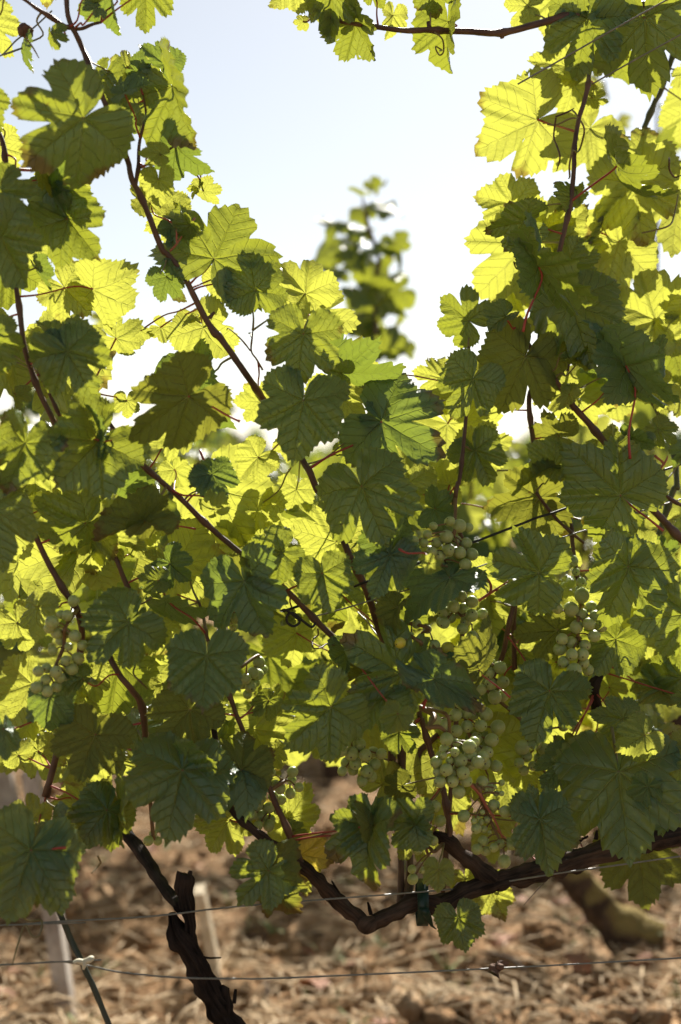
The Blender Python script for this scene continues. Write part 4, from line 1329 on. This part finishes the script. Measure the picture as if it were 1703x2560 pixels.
wire('black_cable', 'H 400 862 1, 700 760 2, 1000 650 -1, 1170 592 0, I 490 300 0, 620 248 0, 810 187 0, F 1400 1522 2, 1640 1440 3', 17, 'black_plastic', 'black plastic cable slanting through the leaves behind the grapes', 'cable', ext=(0, 0.6))
c = tube('wire_clip', path('H 395 862, 430 850, 500 900, 520 930, 480 955, 440 930, 440 885, 480 870, 540 920, 600 960, 625 930', -1.5), mmw(17), M['black_plastic'], None, sides=7, per=6)
tag(c, 'black looped plastic clip around the cane in the middle', 'clip')
tie = Join()
ctr = front('K', 1320, 1190); 
ring = []
for k in range(17):
    a = 2 * math.pi * k / 16
    ring.append(ctr + cU * (0.0235 * math.cos(a)) + cF * (0.0245 * math.sin(a)))
def ribbon(pts, side, th):
    v, f = [], []
    for i, p in enumerate(pts):
        s = side[i] if isinstance(side, list) else side
        t = (pts[min(i + 1, len(pts) - 1)] - pts[max(i - 1, 0)]).normalized()
        nn = t.cross(s).normalized() * th
        v += [p - s - nn, p + s - nn, p + s + nn, p - s + nn]
    for i in range(len(pts) - 1):
        for k in range(4):
            f.append([i * 4 + k, i * 4 + (k + 1) % 4, i * 4 + 4 + (k + 1) % 4, i * 4 + 4 + k])
    f += [[3, 2, 1, 0], [len(v) - 4, len(v) - 3, len(v) - 2, len(v) - 1]]
    return v, f
tie.add(*ribbon(ring, cR * 0.0058, 0.0006))
tp = path('K 1330 1225 -2.6, 1350 1270 -2.8, 1370 1310 -2.6, 1385 1345 -2.4, 1412 1365 -2.2')
tie.add(*ribbon(tp, [cR * 0.005, cR * 0.0045, cR * 0.003, cR * 0.0015, cR * 0.0006], 0.0005))
tag(tie.build('plant_tie', M['green_tie']), 'dark green plastic tie wrapped around the cordon', 'tie')
rod = path('J 230 880 3, 290 1030 3, 330 1120 2, 420 1330 2, 470 1450 2, 530 1570 1, 560 1640 1, 600 1720 1, 650 1840 1, 715 2000 1, 830 2300 1, 1010 2800 1')
rod.append(Vector((rod[-1].x + 0.03, rod[-1].y, -0.05)))
tag(tube('training_rod', rod, mmw(35), M['green_rod'], None, sides=10, per=6, rough=0.1, rscale=90), 'bent dark grey green rod at left tied to the lowest wire', 'rod')
kt = Join()
kc = front('J', 545, 1580, -1)
for (ax_, by), s in zip((((590, 1560), (612, 1558)), ((500, 1575), (480, 1590)), ((550, 1600), (545, 1630))), (0.0035, 0.002, 0.0022)):
    kt.add(*tube_data([kc, front('J', *ax_, -1.2), front('J', *by, -1.2)], [0.0028, s, s * 0.6], sides=8, per=5, rough=0.5, rscale=150))
tag(kt.build('knotted_tie', M['tie_pale']), 'pale knotted tie fixing the dark rod to the wire', 'tie')
sc = Join()
vv, FF, uu = leaf_mesh(88, N=48, curl=2.5, wave=0.4)
mm = Matrix.Translation(front('M', 378, 1625, -6)) @ Matrix.Rotation(1.5, 4, 'Y') @ Matrix.Rotation(0.5, 4, 'X') @ Matrix.Scale(0.016, 4)
sc.add([mm @ Vector(p) for p in vv.tolist()], FF, uu)
sc.add(*tube_data([front('M', 350, 1612, -6), front('M', 380, 1618, -6), front('M', 405, 1612, -6)], [0.004, 0.0045, 0.003], sides=8, per=4, rough=0.6, rscale=200))
tag(sc.build('dried_scrap', M['dry']), 'dry brown leaf scrap caught on the lowest wire', 'dry leaf')
sc = Join()
for q, s in (((165, 195), 0.0065), ((185, 215), 0.005), ((145, 205), 0.005), ((172, 222), 0.004)):
    v = [front('A', q[0], q[1], 3) + Vector(p) * s * (1 + 0.5 * mnoise.noise(Vector(p) * 3 + Vector((s * 900, 0, 0)))) for p in IV.tolist()]
    sc.add(v, IF)
tag(sc.build('dried_bud_cluster', M['dry']), 'shrivelled brown cluster on the thin wire in the upper left corner', 'dry cluster')

def on_ground(p, dz=0.0):        # the ground point seen at a photograph pixel
    d = (cR * ((p[0] - CX) / FPX) + cU * (-(p[1] - CY) / FPX) + cF)
    t = (CAM.z - dz) / -d.z
    return CAM + d * t

def post(name, base, top, wid, thick, mat, label, cat, bevel=0.004):
    ax = (top - base).normalized()
    rgt = (cR - ax * cR.dot(ax)).normalized()
    rgt = Matrix.Rotation(R(3), 3, ax) @ rgt
    fwd = ax.cross(rgt)
    bm = bmesh.new()
    n = 14
    rings = []
    for i in range(n + 1):
        c = base + (top - base) * (i / n)
        ring = []
        for sx, sy in ((-1, -1), (1, -1), (1, 1), (-1, 1)):
            j = 0.0018 * mnoise.noise(Vector((sx * 2.0, sy * 3.0, i * 0.7)))
            ring.append(bm.verts.new(c + rgt * (sx * wid / 2 + j) + fwd * (sy * thick / 2 + j)))
        rings.append(ring)
    for i in range(n):
        for k in range(4):
            bm.faces.new([rings[i][k], rings[i][(k + 1) % 4], rings[i + 1][(k + 1) % 4], rings[i + 1][k]])
    bm.faces.new(rings[0][::-1]); bm.faces.new(rings[-1])
    bmesh.ops.bevel(bm, geom=[e for e in bm.edges if len(e.link_faces) == 2 and e.calc_face_angle(0) > 0.6], offset=bevel, segments=2, affect='EDGES')
    bmesh.ops.recalc_face_normals(bm, faces=bm.faces)
    uvl = bm.loops.layers.uv.new('UVMap')
    for f in bm.faces:
        for l in f.loops:
            q = l.vert.co - base
            l[uvl].uv = (q.dot(rgt) * 6 + q.dot(fwd) * 4, q.dot(ax))
    me = bpy.data.meshes.new(name); bm.to_mesh(me); bm.free()
    return tag(link(name, me, M[mat]), label, cat)
b0 = on_ground(px('J', 465, 1780))
post('vineyard_post', b0 - Vector((0, 0, 0.1)) + (b0 - at(px('J', 285, 700), b0.y * 1.0)).normalized() * 0.02, at(px('J', 205, 330), b0.y + 0.01), 0.030, 0.055, 'post', 'leaning grey wooden post behind the leaves at lower left', 'post')
b1 = on_ground(px('J', 1400, 1600))
t1 = at(px('J', 1300, 1105), b1.y)
post('wooden_peg', b1 + (b1 - t1).normalized() * 0.06, t1, 0.022, 0.045, 'post_pale', 'short pale cut wooden peg behind the black stump', 'peg')
b2 = at(px('J', 90, 700), 3.6)
post('vineyard_post', Vector((b2.x + 0.06, b2.y, -0.1)), at(px('J', -110, -100), 3.6), 0.05, 0.04, 'post', 'pale wooden post at the left edge, half hidden by leaves', 'post')

# ------------------------------------------------------------------ the rows behind
LM = []
for k in range(8):
    v, F, uv = leaf_mesh(700 + k, N=48, wave=0.09, fold=rng.uniform(0, 0.3), curl=rng.uniform(0, 0.8))
    for mt in ('leaf', 'leaf_young_sunlit'):
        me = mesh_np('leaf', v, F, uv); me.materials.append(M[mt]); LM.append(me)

def free_leaf(parent, O, L, me=None):
    a = Vector((rng.gauss(0, 0.7), rng.gauss(-0.35, 0.7), rng.gauss(-0.75, 0.45))).normalized()
    n = Vector((rng.gauss(0, 0.35), rng.gauss(-0.5, 0.4), rng.gauss(0.8, 0.35)))
    n = (n - a * n.dot(a)).normalized()
    l = n.cross(a)
    o = link('leaf', me or rng.choice(LM), None, parent)
    o.matrix_local = Matrix.Translation(-parent.location) @ Matrix(((a.x, l.x, n.x, O.x), (a.y, l.y, n.y, O.y), (a.z, l.z, n.z, O.z), (0, 0, 0, 1))) @ Matrix.Scale(L, 4)
    return o

def back_vine(trunk, mat, label, shoots, nleaf, group, zlow=0.55, size=(0.05, 0.085), depthspread=0.16, trad=(0.04, 0.028)):
    """trunk: points from the ground up; shoots: list of polylines in world space that carry the leaves"""
    v = empty('grape_vine', (trunk[0].x, trunk[0].y, 0.0))
    tag(v, label, 'vine', group)
    n = len(trunk)
    tube('trunk', [p - v.location for p in trunk], [trad[0] + (trad[1] - trad[0]) * i / (n - 1) for i in range(n)], M[mat], v, sides=16, per=8, rough=0.35, rscale=28.0, ridges=0.25)
    for s in shoots:
        tube('shoot', [p - v.location for p in s], [0.0045] * (len(s) - 1) + [0.0018], M['shoot'], v, sides=7, per=5, rough=0.1, rscale=90)
    tot = sum((s[i + 1] - s[i]).length for s in shoots for i in range(len(s) - 1))
    for s in shoots:
        P, _ = catmull(s, [1] * len(s), 8)
        ln = sum((s[i + 1] - s[i]).length for i in range(len(s) - 1))
        for k in range(int(round(nleaf * ln / tot))):
            t = rng.random()
            p = P[int(t * (len(P) - 1))]
            q = p + Vector((rng.gauss(0, 0.07), rng.gauss(0, depthspread * 0.5), rng.gauss(0, 0.05)))
            if q.z < zlow: continue
            free_leaf(v, q, rng.uniform(*size) * (1.0 - 0.45 * t))
    return v

def up_shoots(x0, x1, y, z0, ztop, n, lean=0.08):
    out = []
    for i in range(n):
        x = x0 + (x1 - x0) * (i + rng.uniform(0.2, 0.8)) / n
        zt = ztop(x) * rng.uniform(0.86, 1.06)
        lx = rng.gauss(0, lean)
        out.append([Vector((x, y, z0)), Vector((x + lx * 0.3, y + rng.gauss(0, 0.04), z0 + (zt - z0) * 0.35)), Vector((x + lx * 0.7, y + rng.gauss(0, 0.05), z0 + (zt - z0) * 0.7)), Vector((x + lx, y + rng.gauss(0, 0.06), zt))])
    return out

G2 = 'vines of the next row back'
Y2 = 2.95
# the mossy leaning trunk at lower right
tbase = on_ground(px('M', 1310, 1610))
mt = [tbase + Vector((0.005, 0.0, -0.06)), tbase + Vector((0.0, 0, 0.02)), at(px('M', 1240, 1440), tbase.y), at(px('M', 1090, 1280), tbase.y), at(px('M', 950, 1130), tbase.y), at(px('M', 850, 1000), tbase.y), at(px('M', 740, 850), tbase.y), at(px('M', 640, 700), tbase.y)]
v1 = back_vine(mt, 'moss_sunlit', 'blurred vine behind with a mossy leaning trunk and a tall lone shoot',
               up_shoots(-0.02, 0.50, tbase.y, 0.66, lambda x: 1.02 + 0.25 * max(0, x - 0.2), 9), 150, G2, trad=(0.047, 0.028))
cap = tube('burl', [p - v1.location for p in (mt[1] + Vector((0, 0, 0.0)), mt[2] + Vector((0.012, 0, 0.0)), mt[3])], [0.040, 0.055, 0.034], M['moss_sunlit'], v1, sides=16, per=8, rough=0.35, rscale=30)
# the tall lone shoot against the sky
tall = [at(px('E', *p), 2.9) for p in ((980, 1900), (1030, 1300), (1010, 850), (1020, 560), (1005, 300), (1040, 130), (970, -80), (930, -280))]
vt = v1
tube('shoot', [p - v1.location for p in tall], [0.0045] * 7 + [0.0018], M['shoot'], v1, sides=7, per=5)
tl = [(700, 70, .9), (660, 170, .8), (800, 60, .8), (860, 20, .9), (1000, 40, 1), (930, 80, .9), (940, -60, .8), (780, -110, .8), (980, -180, .7), (940, -290, .6), (1030, -370, .5), (1120, -380, .25), (1150, -190, .8), (1110, -230, .5), (1200, 60, .8), (1180, 10, .8), (1090, 160, .8),
      (1000, 250, 1.05), (960, 330, 1.0), (1010, 400, 1.0), (1050, 300, .9), (1150, 250, 1.0), (1200, 330, 1.0), (1190, 430, 1.0), (1120, 420, .9), (950, 560, .9), (1000, 620, .8), (980, 540, .8), (1090, 560, .8), (1120, 660, .9), (1200, 640, .9), (1230, 690, .7), (880, 560, .8), (920, 500, .8),
      (1010, 800, .7), (1050, 880, .8), (1150, 860, .7), (1130, 930, .9), (1180, 960, .8), (1060, 930, .8), (1100, 1020, .9), (990, 1000, .8), (800, 210, .7), (740, 140, .8), (770, 260, .6), (650, 270, .6), (900, 130, .6)]
for (x, y, s) in tl:
    p = at(px('E', x - 40 + rng.gauss(0, 14), y + rng.gauss(0, 10)), 2.9 + rng.gauss(0, 0.05))
    free_leaf(vt, p, 0.051 * s, rng.choice(LM[0::2]))
for k in range(70):
    free_leaf(vt, Vector((rng.uniform(-0.1, 0.3), 2.93 + rng.gauss(0, 0.1), rng.uniform(0.58, 1.0))), rng.uniform(0.05, 0.085))
# left and right neighbours in that row
back_vine([Vector((-0.92, 3.0, -0.06)), Vector((-0.90, 2.98, 0.25)), Vector((-0.85, 2.95, 0.62)), Vector((-0.8, 2.93, 0.72))], 'bark',
          'blurred vine behind at the far left past the grey post', up_shoots(-0.95, -0.15, 2.95, 0.66, lambda x: 1.10 if x > -0.55 else 1.22, 12), 215, G2, zlow=0.62)
back_vine([Vector((0.95, 3.02, -0.06)), Vector((0.93, 3.0, 0.3)), Vector((0.88, 2.97, 0.62)), Vector((0.85, 2.95, 0.75))], 'bark',
          'tall blurred vine behind at the right edge, dark against the sky', up_shoots(0.50, 1.15, 2.95, 0.66, lambda x: 1.35 + 0.5 * min(1, max(0, (x - 0.52) / 0.15)), 12), 250, G2, zlow=0.6)
G3 = 'vines two rows back'
for x0, lab in ((-1.2, 'distant vine two rows back, leftmost of its row'), (-0.1, 'distant vine two rows back, middle of its row'), (1.0, 'distant vine two rows back, rightmost of its row')):
    back_vine([Vector((x0 + 0.1, 4.5, -0.06)), Vector((x0 + 0.05, 4.48, 0.3)), Vector((x0, 4.45, 0.7))], 'bark', lab,
              up_shoots(x0 - 0.55, x0 + 0.55, 4.45, 0.66, lambda x: 1.08, 11), 170, G3, zlow=0.6, size=(0.055, 0.09))

# rows farther off and the trees on the skyline read as one mass
def leaf_mass(name, n, place, size, mat, label, cat):
    V, F, U, b = [], [], [], 0
    q = np.random.RandomState(5)
    base, bf, bu = leaf_mesh(901, N=24, wave=0.15, fold=0.2)
    lens = [len(f) for f in bf]
    for k in range(n):
        p, s = place(q)
        A = np.linalg.qr(q.normal(size=(3, 3)))[0]
        V.append((base * s) @ A.T + np.array(p)); U.append(bu)
        F += [[i + b for i in f] for f in bf]; b += len(base)
    o = link(name, mesh_np(name, np.concatenate(V), F, np.concatenate(U)), M[mat])
    return tag(o, label, cat, kind='stuff')
def pl_rows(q):
    r = q.randint(0, 6); y = 6.0 + 1.5 * r
    x = q.uniform(-0.9, 0.9) * y
    return (x, y + q.normal() * 0.14, 0.62 + 0.42 * q.rand() + 0.03 * math.sin(x * 7)), q.uniform(0.06, 0.1)
leaf_mass('far_vine_rows', 5500, pl_rows, 0, 'leaf', 'far rows of vines seen through the gaps as one green mass', 'vine rows')
def pl_trees(q):
    x = q.uniform(-60, 60)
    h = 1.5 + 1.6 * mnoise.noise(Vector((x * 0.13, 0, 0))) + 0.8 * mnoise.noise(Vector((x * 0.5, 3, 0)))
    return (x, 120 + q.normal() * 2, max(0.2, h) * 1.8 * q.rand()), q.uniform(0.6, 1.1)
leaf_mass('far_trees', 2200, pl_trees, 0, 'leaf_blue', 'far line of trees on the horizon', 'trees')
